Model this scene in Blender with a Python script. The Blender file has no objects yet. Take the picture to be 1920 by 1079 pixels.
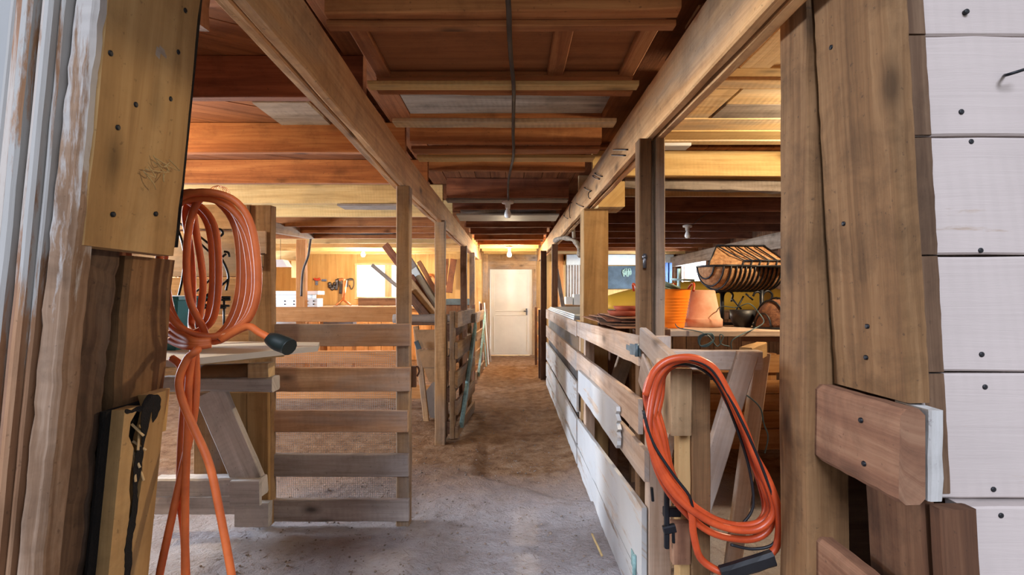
import bpy, bmesh, math, random
from mathutils import Vector as V, Matrix, noise
R = random.Random(7)
SC = bpy.context.scene
COL = SC.collection
F, CX, CY, H = 960.0, 957.0, 553.0, 1.40
def P(px, py, Y):            # the point seen at px,py at distance Y
    return V(((px-CX)/F*Y, Y, H-(py-CY)/F*Y))
def X(px, Y): return (px-CX)/F*Y
def Z(py, Y): return H-(py-CY)/F*Y

# ------------------------------------------------------------------ materials
def srgb(c):
    f = lambda v: v/12.92 if v <= .04045 else ((v+.055)/1.055)**2.4
    return tuple(f(v/255.0) for v in c)+(1,)
class NT:
    def __init__(s, name):
        s.m = bpy.data.materials.new(name); s.m.use_nodes = True
        s.t = s.m.node_tree; s.t.nodes.clear()
        s.out = s.n('ShaderNodeOutputMaterial'); s.b = s.n('ShaderNodeBsdfPrincipled')
        s.l(s.b.outputs[0], s.out.inputs[0])
    def n(s, ty, **kw):
        o = s.t.nodes.new(ty)
        for k, v in kw.items():
            if k in o.inputs.keys() if isinstance(k, str) else False: o.inputs[k].default_value = v
            else: setattr(o, k, v)
        return o
    def l(s, a, b): s.t.links.new(a, b)
    def uv(s, sc):
        u = s.n('ShaderNodeUVMap'); m = s.n('ShaderNodeMapping')
        m.inputs['Scale'].default_value = sc; s.l(u.outputs[0], m.inputs[0]); return m.outputs[0]
    def obj(s, sc=(1, 1, 1)):
        u = s.n('ShaderNodeNewGeometry'); m = s.n('ShaderNodeMapping')
        m.inputs['Scale'].default_value = sc; s.l(u.outputs['Position'], m.inputs[0]); return m.outputs[0]
    def noise(s, vec, scale, detail=4, rough=.55, dist=0):
        o = s.n('ShaderNodeTexNoise'); o.inputs['Scale'].default_value = scale; o.inputs['Detail'].default_value = detail
        o.inputs['Roughness'].default_value = rough; o.inputs['Distortion'].default_value = dist
        s.l(vec, o.inputs['Vector']); return o.outputs['Fac']
    def ramp(s, fac, stops, interp='LINEAR'):
        o = s.n('ShaderNodeValToRGB'); o.color_ramp.interpolation = interp; e = o.color_ramp.elements
        while len(e) < len(stops): e.new(.5)
        for i, (p, c) in enumerate(stops):
            e[i].position = p; e[i].color = c if len(c) == 4 else tuple(c)+(1,)
        s.l(fac, o.inputs[0]); return o.outputs[0]
    def mix(s, fac, a, b, mode='MIX'):
        o = s.n('ShaderNodeMix', data_type='RGBA', blend_type=mode)
        for sock, v in ((o.inputs[0], fac), (o.inputs[6], a), (o.inputs[7], b)):
            if hasattr(v, 'links'): s.l(v, sock)
            else: sock.default_value = v
        return o.outputs[2]
    def bump(s, h, dist=.004, strength=.6, prev=None):
        o = s.n('ShaderNodeBump'); o.inputs['Distance'].default_value = dist; o.inputs['Strength'].default_value = strength
        s.l(h, o.inputs['Height'])
        if prev is not None: s.l(prev, o.inputs['Normal'])
        return o.outputs[0]
W = lambda v: (v, v, v, 1)
def wood(name, dark, mid, light, grey=None, greyamt=.5, saw=.0, knots=1.0, rough=.85, paint=None, pamt=.5, ring=1.0, dirt=.5, wear=None):
    t = NT(name)
    g1 = t.noise(t.uv((1.6, 40, 1)), 1.0, 7, .68, .8)
    g2 = t.noise(t.uv((.55, 7, 1)), 1.0, 4, .6, 1.2)
    board = t.noise(t.uv((.13, .13, 1)), 1.0, 1)
    mx = t.n('ShaderNodeMath', operation='MULTIPLY_ADD'); t.l(g1, mx.inputs[0]); mx.inputs[1].default_value = .5*ring
    m2 = t.n('ShaderNodeMath', operation='MULTIPLY'); t.l(g2, m2.inputs[0]); m2.inputs[1].default_value = 1-.5*ring; t.l(m2.outputs[0], mx.inputs[2])
    c = t.ramp(mx.outputs[0], [(.28, srgb(dark)), (.47, srgb(mid)), (.68, srgb(light))])
    bc = t.ramp(board, [(.3, W(.72)), (.5, W(1.0)), (.72, (1.14, 1.1, 1.05, 1))])
    c = t.mix(.75, c, bc, 'MULTIPLY')
    if grey:
        gm = t.ramp(t.noise(t.uv((.9, 3, 1)), 1.0, 5, .6, .5), [(.62-.4*greyamt, W(0)), (.78-.3*greyamt, W(1))])
        gc = t.mix(g1, srgb(tuple(v*.72 for v in grey)), srgb(grey))
        gf = t.n('ShaderNodeMath', operation='MULTIPLY'); t.l(gm, gf.inputs[0]); gf.inputs[1].default_value = .8
        c = t.mix(gf.outputs[0], c, gc)
    if knots:
        vo = t.n('ShaderNodeTexVoronoi'); vo.inputs['Scale'].default_value = 1.0; vo.inputs['Randomness'].default_value = 1
        t.l(t.uv((2.4, 5.5, 1)), vo.inputs['Vector'])
        km = t.ramp(vo.outputs['Distance'], [(.05, W(.8*knots)), (.12, W(.35*knots)), (.2, W(0))])
        c = t.mix(km, c, srgb(tuple(v*.42 for v in dark)))
    if dirt:
        dm = t.ramp(t.noise(t.obj(), 5.5, 6, .7, .4), [(.48, W(0)), (.75, W(dirt))])
        c = t.mix(dm, c, srgb(tuple(v*.6 for v in dark)))
        sp = t.ramp(t.noise(t.obj(), 60, 3, .6), [(.66, W(0)), (.72, W(dirt))])
        c = t.mix(sp, c, srgb((60, 45, 35)))
    if paint:
        pn_ = t.noise(t.uv((1.2, 9, 1)), 1.0, 8, .7, .3)
        if wear:      # paint rubbed away towards the floor
            sz = t.n('ShaderNodeSeparateXYZ'); t.l(t.obj(), sz.inputs[0]); mr = t.n('ShaderNodeMapRange'); t.l(sz.outputs['Z'], mr.inputs['Value'])
            mr.inputs['From Min'].default_value = wear[0]; mr.inputs['From Max'].default_value = wear[1]; mr.inputs['To Min'].default_value = -.3; mr.inputs['To Max'].default_value = .03
            ad = t.n('ShaderNodeMath', operation='ADD'); t.l(pn_, ad.inputs[0]); t.l(mr.outputs[0], ad.inputs[1]); pn_ = ad.outputs[0]
        pm = t.ramp(pn_, [(max(.0, .72-.5*pamt), W(0)), (max(.02, .77-.5*pamt), W(1))])
        pc = t.mix(t.noise(t.obj(), 3, 4), srgb(tuple(v*.86 for v in paint)), srgb(paint))
        c = t.mix(pm, c, pc)
    t.l(c, t.b.inputs['Base Color']); t.b.inputs['Roughness'].default_value = rough
    t.b.inputs['Specular IOR Level'].default_value = .25
    nb = t.bump(g1, .003, .55)
    if saw:
        wv = t.n('ShaderNodeTexWave', wave_type='BANDS', bands_direction='X'); wv.inputs['Scale'].default_value = 11
        wv.inputs['Distortion'].default_value = 6.0; wv.inputs['Detail'].default_value = 3; wv.inputs['Detail Scale'].default_value = .8
        sv = t.uv((1.0, .22, 1)); sv.node.inputs['Rotation'].default_value = (0, 0, .35); t.l(sv, wv.inputs['Vector']); 
        sm = t.ramp(t.noise(t.uv((1.3, 5, 1)), 1.0, 4, .6), [(.42, W(0)), (.62, W(1))])
        wm = t.mix(1.0, t.ramp(wv.outputs['Fac'], [(.15, W(1)), (.75, W(0))]), sm, 'MULTIPLY')
        nb = t.bump(wm, .0015, -min(.5, saw*.5), nb)
        c2 = t.mix(t.mix(1.0, wm, W(.22*min(1, saw)), 'MULTIPLY'), c, srgb(tuple(v*.6 for v in dark)))
        t.l(c2, t.b.inputs['Base Color'])
    t.l(nb, t.b.inputs['Normal'])
    return t.m
def plain(name, c, rough=.6, metal=0.0, var=.15, scale=8, bump=.0, c2=None, spec=.4):
    t = NT(name); n = t.noise(t.obj(), scale, 5, .6)
    col = t.ramp(n, [(.3, srgb(c2 or tuple(v*(1-var) for v in c))), (.7, srgb(c))])
    t.l(col, t.b.inputs['Base Color']); t.b.inputs['Roughness'].default_value = rough; t.b.inputs['Metallic'].default_value = metal
    t.b.inputs['Specular IOR Level'].default_value = spec
    if bump: t.l(t.bump(t.noise(t.obj(), scale*6, 4), .004, bump), t.b.inputs['Normal'])
    return t.m
M = {}
M['beam'] = wood('beam_wood', (138, 96, 58), (194, 146, 96), (224, 180, 128), saw=.25, knots=.9, grey=(166, 146, 124), greyamt=.2, dirt=.45)
M['joist'] = wood('joist_wood', (108, 60, 32), (152, 94, 54), (188, 130, 80), knots=.9, dirt=.45)
M['joist_red'] = wood('red_joist_wood', (84, 46, 32), (124, 76, 54), (156, 104, 76), knots=.6, dirt=.5)
M['yellow'] = wood('yellow_wood', (158, 122, 72), (200, 164, 106), (222, 192, 136), saw=.4, knots=.7, dirt=.2)
M['pale'] = wood('pale_saw_wood', (160, 124, 80), (204, 172, 124), (226, 200, 156), saw=.9, knots=.4, grey=(176, 166, 150), greyamt=.35, dirt=.2)
M['deck'] = wood('deck_wood', (82, 46, 26), (120, 72, 40), (150, 96, 58), knots=.5, dirt=.4)
M['ply'] = wood('ply_wood', (112, 64, 34), (142, 88, 50), (162, 106, 64), knots=.0, dirt=.35, ring=.4)
M['greywood'] = wood('weathered_wood', (92, 80, 70), (136, 122, 110), (170, 158, 146), saw=.5, knots=.6, dirt=.5)
M['palegrey'] = wood('pale_grey_wood', (146, 140, 134), (190, 186, 182), (214, 211, 209), saw=.3, knots=.6, dirt=.35)
M['ancient'] = wood('ancient_dark_wood', (40, 28, 22), (78, 58, 44), (118, 94, 74), grey=(120, 108, 98), greyamt=.25, knots=.7, saw=.3, dirt=.7)
M['slatgrey'] = wood('grey_slat_wood', (118, 102, 92), (164, 152, 144), (192, 182, 176), saw=.3, knots=1.0, dirt=.35)
M['post'] = wood('post_wood', (112, 84, 56), (158, 124, 88), (190, 158, 120), saw=.35, knots=.7, grey=(150, 140, 132), greyamt=.45, dirt=.5)
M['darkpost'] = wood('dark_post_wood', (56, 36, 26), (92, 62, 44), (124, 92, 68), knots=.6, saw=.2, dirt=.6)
M['slat'] = wood('slat_wood', (126, 90, 64), (178, 140, 108), (206, 174, 146), saw=.3, knots=1.0, grey=(168, 160, 156), greyamt=.45, dirt=.35)
M['fence'] = wood('fence_wood', (140, 108, 84), (188, 160, 136), (212, 190, 170), knots=.8, grey=(186, 178, 172), greyamt=.5, dirt=.3, saw=.2)
M['whitefence'] = wood('whitewashed_wood', (130, 112, 94), (178, 162, 146), (204, 192, 180), knots=.6, paint=(200, 200, 198), pamt=.64, dirt=.35)
M['tan'] = wood('tan_plank', (128, 96, 58), (166, 130, 84), (188, 154, 106), knots=.9, dirt=.35, ring=.55, saw=.15)
M['brownpost'] = wood('brown_rough_post', (78, 54, 34), (118, 86, 56), (148, 114, 80), knots=.8, dirt=.6, saw=.3, ring=1.1)
M['block'] = wood('reddish_block', (90, 60, 46), (130, 92, 70), (158, 122, 96), knots=.6, dirt=.5, saw=.25)
M['white'] = wood('white_painted_board', (140, 118, 100), (170, 150, 134), (188, 170, 154), paint=(194, 180, 174), pamt=.80, knots=.5, dirt=.3, saw=.15)
M['casing'] = wood('worn_white_casing', (112, 80, 58), (150, 112, 84), (178, 142, 112), paint=(180, 177, 174), pamt=.62, knots=.2, dirt=.35, ring=1.2, wear=(.9, 1.55))
M['casingbare'] = wood('bare_casing_wood', (112, 78, 56), (152, 114, 90), (180, 144, 120), paint=(200, 190, 182), pamt=.44, knots=.2, dirt=.4, wear=(.9, 1.55))
M['casingslab'] = wood('grey_white_slab', (116, 102, 90), (148, 136, 124), (170, 160, 150), paint=(168, 168, 168), pamt=.82, knots=.2, dirt=.35, wear=(.7, 1.4))
M['rough'] = wood('rough_whitewashed_edge', (78, 56, 42), (122, 96, 76), (172, 150, 132), paint=(184, 178, 174), pamt=.58, saw=.6, knots=.3, dirt=.45, wear=(.9, 1.6))
M['bare'] = wood('dark_strip_wood', (66, 46, 34), (96, 72, 54), (126, 100, 78), knots=.3, dirt=.4)
M['orange'] = wood('orange_board', (148, 94, 50), (188, 130, 76), (208, 154, 100), knots=.7, dirt=.25)
M['wallply'] = wood('yellow_wall_ply', (176, 134, 78), (200, 158, 98), (214, 174, 114), knots=.0, dirt=.12, ring=.3)
M['penwall'] = wood('pen_plank', (134, 84, 44), (174, 120, 72), (202, 152, 100), knots=.9, dirt=.4)
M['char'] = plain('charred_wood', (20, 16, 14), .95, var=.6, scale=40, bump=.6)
M['endgrain'] = wood('end_grain', (120, 92, 62), (160, 130, 96), (186, 158, 122), ring=.3, dirt=.4)
M['coir'] = plain('coir', (176, 136, 96), .95, var=.45, scale=45, bump=1.0, c2=(112, 72, 44))
M['darkcoir'] = plain('dark_coir', (124, 84, 58), .95, scale=38, bump=1.0, c2=(70, 40, 28))
M['iron'] = plain('black_iron', (26, 28, 34), .45, .3, .3, 20)
M['steel'] = plain('dull_steel', (120, 120, 124), .4, .8, .4, 30)
M['bluesteel'] = plain('blue_grey_steel', (112, 128, 134), .5, .4, .3, 30)
M['meshwire'] = plain('galvanised_wire', (150, 148, 146), .5, .6, .2, 10)
M['cord'] = plain('orange_cord', (206, 104, 50), .55, var=.18, scale=14, c2=(172, 80, 36))
M['cordred'] = plain('red_orange_cord', (204, 84, 42), .34, var=.25, scale=12, c2=(160, 58, 30))
M['black'] = plain('black_rubber', (28, 28, 32), .5, var=.3)
M['greenblack'] = plain('black_green_plug', (30, 40, 38), .45, var=.3)
M['tub'] = plain('orange_plastic', (248, 134, 28), .42, var=.06, scale=3)
M['tubpink'] = plain('pink_plastic', (238, 170, 140), .5, var=.06, scale=3)
M['terra'] = plain('terracotta', (206, 168, 144), .85, var=.2, scale=7, c2=(184, 114, 82))
M['terradark'] = plain('dark_terracotta', (176, 84, 52), .75, var=.25, scale=9)
M['teal'] = plain('teal_plastic', (22, 108, 122), .4, var=.2)
M['orangeplastic'] = plain('orange_sheet', (232, 136, 54), .6, var=.12)
M['whiteplastic'] = plain('white_plastic', (222, 232, 234), .5, var=.08)
M['whiteenamel'] = plain('white_enamel', (232, 234, 232), .35, var=.08, scale=2)
M['palestack'] = plain('pale_sheet', (206, 212, 210), .6, var=.12, scale=5)
M['hull'] = plain('yellow_hull', (226, 178, 66), .4, var=.14, scale=1.2)
M['slate'] = plain('blue_grey_board', (78, 94, 104), .7, var=.45, scale=3.5)
M['chalk'] = plain('chalk', (168, 196, 180), .9)
M['greygreen'] = plain('grey_green_plastic', (112, 130, 112), .6, var=.2)
M['card'] = plain('brown_card', (164, 118, 84), .85, var=.25, scale=12, c2=(128, 82, 54))
M['cable'] = plain('grey_cable', (84, 72, 62), .7, var=.3)
M['cream'] = plain('cream_paint', (226, 218, 204), .5, var=.1, scale=1.4)
M['porcelain'] = plain('porcelain', (214, 208, 200), .35, var=.1)
M['copper'] = plain('copper_wire', (206, 128, 76), .4, .5, .2)
M['bluebox'] = plain('blue_grey_plastic', (138, 146, 158), .5, var=.12)
M['rope'] = plain('grey_rope', (176, 160, 140), .95, var=.4, scale=40, bump=.8)
M['bluerod'] = plain('pale_blue_plastic', (176, 220, 228), .45, var=.06)
M['bluepaint'] = plain('flaking_blue_paint', (150, 188, 186), .7, var=.3, scale=30)
M['leather'] = plain('brown_leather', (124, 72, 42), .6, var=.3)
M['red'] = plain('red_grip', (206, 72, 48), .5, var=.1)
M['chain'] = plain('grey_chain', (104, 96, 84), .5, .6, .4, 60)
M['bluecloth'] = plain('dark_blue_cloth', (46, 66, 104), .9, var=.3, scale=6)
M['wirebg'] = plain('blue_green_wire', (78, 104, 112), .5, .3, .2)
M['littermat'] = plain('clods', (156, 138, 124), .95, var=.4, scale=9)
M['straw'] = plain('straw', (196, 168, 116), .9, var=.3)

def glassmat():
    t = NT('window_glass'); t.t.nodes.remove(t.b)
    tr = t.n('ShaderNodeBsdfTransparent'); gl = t.n('ShaderNodeBsdfGlossy'); gl.inputs['Roughness'].default_value = .05
    mx = t.n('ShaderNodeMixShader'); mx.inputs[0].default_value = .06
    t.l(tr.outputs[0], mx.inputs[1]); t.l(gl.outputs[0], mx.inputs[2]); t.l(mx.outputs[0], t.out.inputs[0]); return t.m
M['glass'] = glassmat()
def bulbmat(name, strength, col):
    t = NT(name); t.b.inputs['Base Color'].default_value = (.85, .85, .82, 1); t.b.inputs['Roughness'].default_value = .15
    t.b.inputs['Emission Color'].default_value = srgb(col); t.b.inputs['Emission Strength'].default_value = strength; return t.m
M['bulb_off'] = bulbmat('frosted_bulb', 0.0, (255, 255, 255))
M['bulb_on'] = bulbmat('glowing_bulb', 26.0, (255, 214, 140))
def floormat():
    t = NT('dusty_floor')
    p = t.obj()
    a = t.noise(p, 1.1, 6, .62, .5); b = t.noise(p, 9, 6, .7, .3); c3 = t.noise(p, 55, 5, .7)
    c = t.ramp(a, [(.3, srgb((134, 122, 116))), (.5, srgb((164, 157, 156))), (.7, srgb((184, 181, 184)))])
    # bare earth beyond the slab edge, grey dust on the slab by the doorway
    sx = t.n('ShaderNodeSeparateXYZ'); t.l(p, sx.inputs[0])
    ad = t.n('ShaderNodeMath', operation='MULTIPLY_ADD'); t.l(a, ad.inputs[0]); ad.inputs[1].default_value = 1.4; t.l(sx.outputs['Y'], ad.inputs[2])
    near = t.ramp(ad.outputs[0], [(0, W(1)), (1, W(0))])
    mr = t.n('ShaderNodeMapRange'); t.l(ad.outputs[0], mr.inputs['Value']); mr.inputs['From Min'].default_value = 3.9; mr.inputs['From Max'].default_value = 4.9
    earth = t.ramp(b, [(.3, srgb((100, 70, 46))), (.55, srgb((144, 110, 80))), (.75, srgb((172, 144, 116)))])
    c = t.mix(mr.outputs[0], c, earth)
    c = t.mix(t.ramp(b, [(.5, W(0)), (.72, W(.4))]), c, srgb((120, 100, 84)))
    c = t.mix(t.ramp(c3, [(.6, W(0)), (.7, W(.7))]), c, srgb((84, 66, 54)))
    t.l(c, t.b.inputs['Base Color']); t.b.inputs['Roughness'].default_value = .95; t.b.inputs['Specular IOR Level'].default_value = .1
    nb = t.bump(b, .05, .9); nb = t.bump(c3, .014, .9, nb); t.l(nb, t.b.inputs['Normal']); return t.m
M['floor'] = floormat()

# ------------------------------------------------------------------ mesh helpers
def BM():
    b = bmesh.new(); b.loops.layers.uv.new('UVMap'); return b
def face(bm, vs, uvs=None, mi=0, smooth=False):
    try: f = bm.faces.new(vs)
    except ValueError: return None
    f.material_index = mi; f.smooth = smooth
    if uvs:
        l = bm.loops.layers.uv.active
        for lp, u in zip(f.loops, uvs): lp[l].uv = u
    return f
def nz(q): return .55*noise.noise(q*3.1)+.45*noise.noise(q*31)
def sweep(bm, pts, wv, w, t, ch=.004, jit=0.0, mi=0, taper=1.0, cut0=0.0, cut1=0.0):
    """chamfered rectangular bar along pts; wv = direction of its width w, t the thickness; cut = slanted ends"""
    pts = [V(p) for p in pts]; wv = V(wv); ch = min(ch, w*.3, t*.3)
    prof = [(-w/2+ch, -t/2), (w/2-ch, -t/2), (w/2, -t/2+ch), (w/2, t/2-ch), (w/2-ch, t/2), (-w/2+ch, t/2), (-w/2, t/2-ch), (-w/2, -t/2+ch)]
    per = [0]
    for i in range(8):
        a, b = prof[i], prof[(i+1) % 8]; per.append(per[-1]+math.hypot(a[0]-b[0], a[1]-b[1]))
    u0, v0 = R.random()*60, R.random()*60
    rings = []; L = 0; us = []
    n = len(pts)
    for i, p in enumerate(pts):
        d = (pts[min(i+1, n-1)]-pts[max(i-1, 0)]).normalized()
        ww = (wv-d*wv.dot(d)).normalized(); tt = d.cross(ww)
        if i: L += (p-pts[i-1]).length
        us.append(L); k = 1+(taper-1)*i/max(1, n-1)
        ring = []
        for (a, b) in prof:
            q = p+ww*a*k+tt*b*k
            if i == 0: q += d*cut0*a/w
            if i == n-1: q += d*cut1*a/w
            if jit: q += V((nz(q+V((u0, 0, 0)))*jit, nz(q+V((0, v0, 3)))*jit, nz(q+V((5, 0, u0)))*jit))
            ring.append(bm.verts.new(q))
        rings.append(ring)
    for i in range(n-1):
        for k in range(8):
            k2 = (k+1) % 8
            face(bm, [rings[i][k2], rings[i][k], rings[i+1][k], rings[i+1][k2]],
                 [(u0+us[i], v0+per[k+1]), (u0+us[i], v0+per[k]), (u0+us[i+1], v0+per[k]), (u0+us[i+1], v0+per[k+1])], mi)
    for ring, s in ((rings[0], 0), (rings[-1], 1)):
        vs = ring if s == 0 else ring[::-1]
        face(bm, vs, [(u0+(v.co-vs[0].co).x*.3+7, v0+(v.co-vs[0].co).length) for v in vs], mi)
    return bm
def line(a, b, n):
    a, b = V(a), V(b); return [a.lerp(b, i/n) for i in range(n+1)]
def bar(bm, a, b, wv, w, t, n=1, **k): return sweep(bm, line(a, b, n), wv, w, t, **k)
def box(bm, x0, x1, y0, y1, z0, z1, **k):
    """axis-aligned bar, its grain along the longest side"""
    d = [x1-x0, y1-y0, z1-z0]; c = V(((x0+x1)/2, (y0+y1)/2, (z0+z1)/2)); ax = sorted(range(3), key=lambda i: -d[i])
    e = [V((1, 0, 0)), V((0, 1, 0)), V((0, 0, 1))]
    k.setdefault('n', 1); return bar(bm, c-e[ax[0]]*d[ax[0]]/2, c+e[ax[0]]*d[ax[0]]/2, e[ax[1]], d[ax[1]], d[ax[2]], **k)
def crom(pts, n=6, closed=False):
    pts = [V(p) for p in pts]; N = len(pts); out = []
    g = (lambda i: pts[i % N]) if closed else (lambda i: pts[max(0, min(N-1, i))])
    for i in range(N if closed else N-1):
        a, b, c, d = g(i-1), g(i), g(i+1), g(i+2)
        for k in range(n):
            t = k/n
            out.append(.5*((2*b)+(c-a)*t+(2*a-5*b+4*c-d)*t*t+(3*b-a-3*c+d)*t**3))
    if not closed: out.append(pts[-1].copy())
    return out
def tube(bm, pts, r, seg=8, closed=False, mi=0, rf=None):
    pts = [V(p) for p in pts]; n = len(pts); rings = []; up = None
    for i, p in enumerate(pts):
        a = pts[(i-1) % n] if closed else pts[max(0, i-1)]; b = pts[(i+1) % n] if closed else pts[min(n-1, i+1)]
        d = (b-a)
        if d.length < 1e-9: d = V((0, 0, 1))
        d.normalize()
        if up is None: up = d.orthogonal().normalized()
        else:
            up = up-d*up.dot(d)
            up = up.normalized() if up.length > 1e-6 else d.orthogonal().normalized()
        s = d.cross(up); rr = r*(rf(i/max(1, n-1)) if rf else 1)
        rings.append([bm.verts.new(p+(up*math.cos(2*math.pi*k/seg)+s*math.sin(2*math.pi*k/seg))*rr) for k in range(seg)])
    for i in range(n if closed else n-1):
        A, B = rings[i], rings[(i+1) % n]
        for k in range(seg): face(bm, [A[k], A[(k+1) % seg], B[(k+1) % seg], B[k]], None, mi, True)
    if not closed:
        face(bm, rings[0][::-1], None, mi); face(bm, rings[-1], None, mi)
    return bm
def lathe(bm, c, prof, seg=24, mi=0, axis=None, sx=1, sy=1):
    """prof: (radius, height) list from bottom to top"""
    c = V(c); rot = V((0, 0, 1)).rotation_difference(V(axis)) if axis else None; rings = []
    for r, h in prof:
        ring = []
        for k in range(seg):
            a = 2*math.pi*k/seg; q = V((r*math.cos(a)*sx, r*math.sin(a)*sy, h))
            if rot: q = rot @ q
            ring.append(bm.verts.new(c+q))
        rings.append(ring)
    for A, B in zip(rings, rings[1:]):
        for k in range(seg): face(bm, [A[k], A[(k+1) % seg], B[(k+1) % seg], B[k]], None, mi, True)
    if prof[0][0] > 1e-4: face(bm, rings[0][::-1], None, mi)
    if prof[-1][0] > 1e-4: face(bm, rings[-1], None, mi)
    return bm
def grid_wires(bm, o, u, v, nu, nv, r):
    """hardware cloth: o origin, u and v full edge vectors"""
    o, u, v = V(o), V(u), V(v); nrm = u.cross(v).normalized()
    for i in range(nu+1):
        a = o+u*i/nu; tube(bm, [a, a+v], r, 3)
    for j in range(nv+1):
        a = o+v*j/nv+nrm*r; tube(bm, [a, a+u], r, 3)
    return bm
def loft(bm, rings, mi=0, close_ends=True, smooth=True, cyc=True):
    vr = [[bm.verts.new(p) for p in r] for r in rings]
    for A, B in zip(vr, vr[1:]):
        n = len(A)
        for k in range(n if cyc else n-1): face(bm, [A[k], A[(k+1) % n], B[(k+1) % n], B[k]], None, mi, smooth)
    if close_ends: face(bm, vr[0][::-1], None, mi); face(bm, vr[-1], None, mi)
    return bm
def recalc(bm): bmesh.ops.recalc_face_normals(bm, faces=bm.faces[:])

# ------------------------------------------------------------------ object helpers
def obj(name, bm, mats, parent=None, warp=None):
    """one mesh object, its origin in the middle of its base"""
    if warp:
        for v in bm.verts: v.co = warp(v.co)
    recalc(bm)
    lo = V((min(v.co.x for v in bm.verts), min(v.co.y for v in bm.verts), min(v.co.z for v in bm.verts)))
    hi = V((max(v.co.x for v in bm.verts), max(v.co.y for v in bm.verts), max(v.co.z for v in bm.verts)))
    c = V(((lo.x+hi.x)/2, (lo.y+hi.y)/2, lo.z))
    for v in bm.verts: v.co -= c
    me = bpy.data.meshes.new(name); bm.to_mesh(me); bm.free()
    for m in (mats if isinstance(mats, (list, tuple)) else [mats]): me.materials.append(M[m] if isinstance(m, str) else m)
    o = bpy.data.objects.new(name, me); COL.objects.link(o)
    pw = V((0, 0, 0)); q = parent
    while q is not None: pw = pw+q.location; q = q.parent
    o.location = c-pw
    if parent is not None: o.parent = parent
    return o
def tag(o, label, cat, group=None, kind='thing'):
    o['label'] = label; o['category'] = cat
    if group: o['group'] = group
    if kind: o['kind'] = kind
    return o
def thing(name, label, cat, loc=(0, 0, 0), group=None):
    o = bpy.data.objects.new(name, None); COL.objects.link(o); o.location = loc; o.empty_display_size = .05
    return tag(o, label, cat, group)
def single(name, bm, mat, label, cat, group=None, warp=None): return tag(obj(name, bm, mat, None, warp), label, cat, group)
def struct(name, bm, mat, label, cat, parent=None, warp=None):
    o = obj(name, bm, mat, parent, warp); o['kind'] = 'structure'
    if parent is None: o['label'] = label; o['category'] = cat
    return o
def nails(pts, nrm, parent, r=.0055, h=.003, warp=None, mat='iron'):
    for p in pts:
        b = BM(); lathe(b, V(p), [(r, -.004), (r, h*.6), (r*.6, h)], 10, 0, nrm); o = obj('nail_head', b, mat, parent, warp)
ORD = ['first', 'second', 'third', 'fourth', 'fifth', 'sixth', 'seventh', 'eighth', 'ninth', 'tenth', 'eleventh', 'twelfth', 'thirteenth', 'fourteenth', 'fifteenth']
YB = 11.8                                        # back wall
XL, XR = -5.6, 3.8
ZD = 2.48                                        # underside of the loft deck

# ================================================================== SETTING
# floor: rippled dust and dirt
b = BM(); xs = [XL-.3+i*.05 for i in range(0, int((XR-XL+.6)/.05)+1)]; ys = []
y = -2.0
while y < YB+.5: ys.append(y); y += .03 if y < 4.2 else .08
def floorz(x, y):
    z = .012*noise.fractal(V((x*2.2, y*2.2, 0)), .9, 2, 5)+.009*noise.noise(V((x*14, y*14, 2)))
    edge = 3.84-.44*(x+.05)/.6+.05*noise.noise(V((x*5, 1, 0)))           # broken lip of the slab
    if -.25 < x < .62 and y > edge: z -= .035*min(1, (y-edge)/.05)*max(0, 1-(y-edge)/2.2)
    z -= .02*max(0, min(1, (abs(x)-.45)/.3)) if y < 1 else 0
    if y > 2.4: z += .022*math.exp(-((abs(x-.6)-.05)/.09)**2)            # dust banked along the fences
    return z-.008
vg = [[b.verts.new((x, y, floorz(x, y))) for x in xs] for y in ys]
for j in range(len(ys)-1):
    for i in range(len(xs)-1): face(b, [vg[j][i], vg[j][i+1], vg[j+1][i+1], vg[j+1][i]], None, 0, True)
struct('floor', b, 'floor', 'dusty dirt and concrete barn floor running from the doorway to the far door', 'floor')

# ceiling: loft deck boards on a solid sheet
b = BM(); box(b, XL-.1, XR+.1, 1.0, YB+.1, ZD+.04, ZD+.07)
y0 = 1.05
x = -.75
while x < XR:                                    # aisle and far right: boards across the joists
    w = .135+R.random()*.03; box(b, x, x+w-.004, (1.05 if x < .55 else 3.75), YB, ZD, ZD+.035, ch=.002); x += w
cd = BM()
d = V((.84, .54, 0)).normalized(); nn = V((-d.y, d.x, 0)); s = -9
while s < 16:                                    # left bay: boards laid on the slant
    w = .14+R.random()*.03; c = V((-3.1, 6.4, ZD+.0175))+nn*(s-3.5); bar(cd, c-d*12, c+d*12, nn, w-.004, .035, 1, ch=.002); s += w
for co, no in (((-.78, 0, 0), (1, 0, 0)), ((XL, 0, 0), (-1, 0, 0)), ((0, YB, 0), (0, 1, 0)), ((0, 1.05, 0), (0, -1, 0))):
    bmesh.ops.bisect_plane(cd, geom=cd.verts[:]+cd.edges[:]+cd.faces[:], plane_co=co, plane_no=no, clear_outer=True)
me = bpy.data.meshes.new('tmp'); cd.to_mesh(me); b.from_mesh(me); cd.free(); bpy.data.meshes.remove(me)
struct('ceiling', b, 'deck', 'underside of the loft floor, bare brown boards above the joists', 'ceiling')

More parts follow.
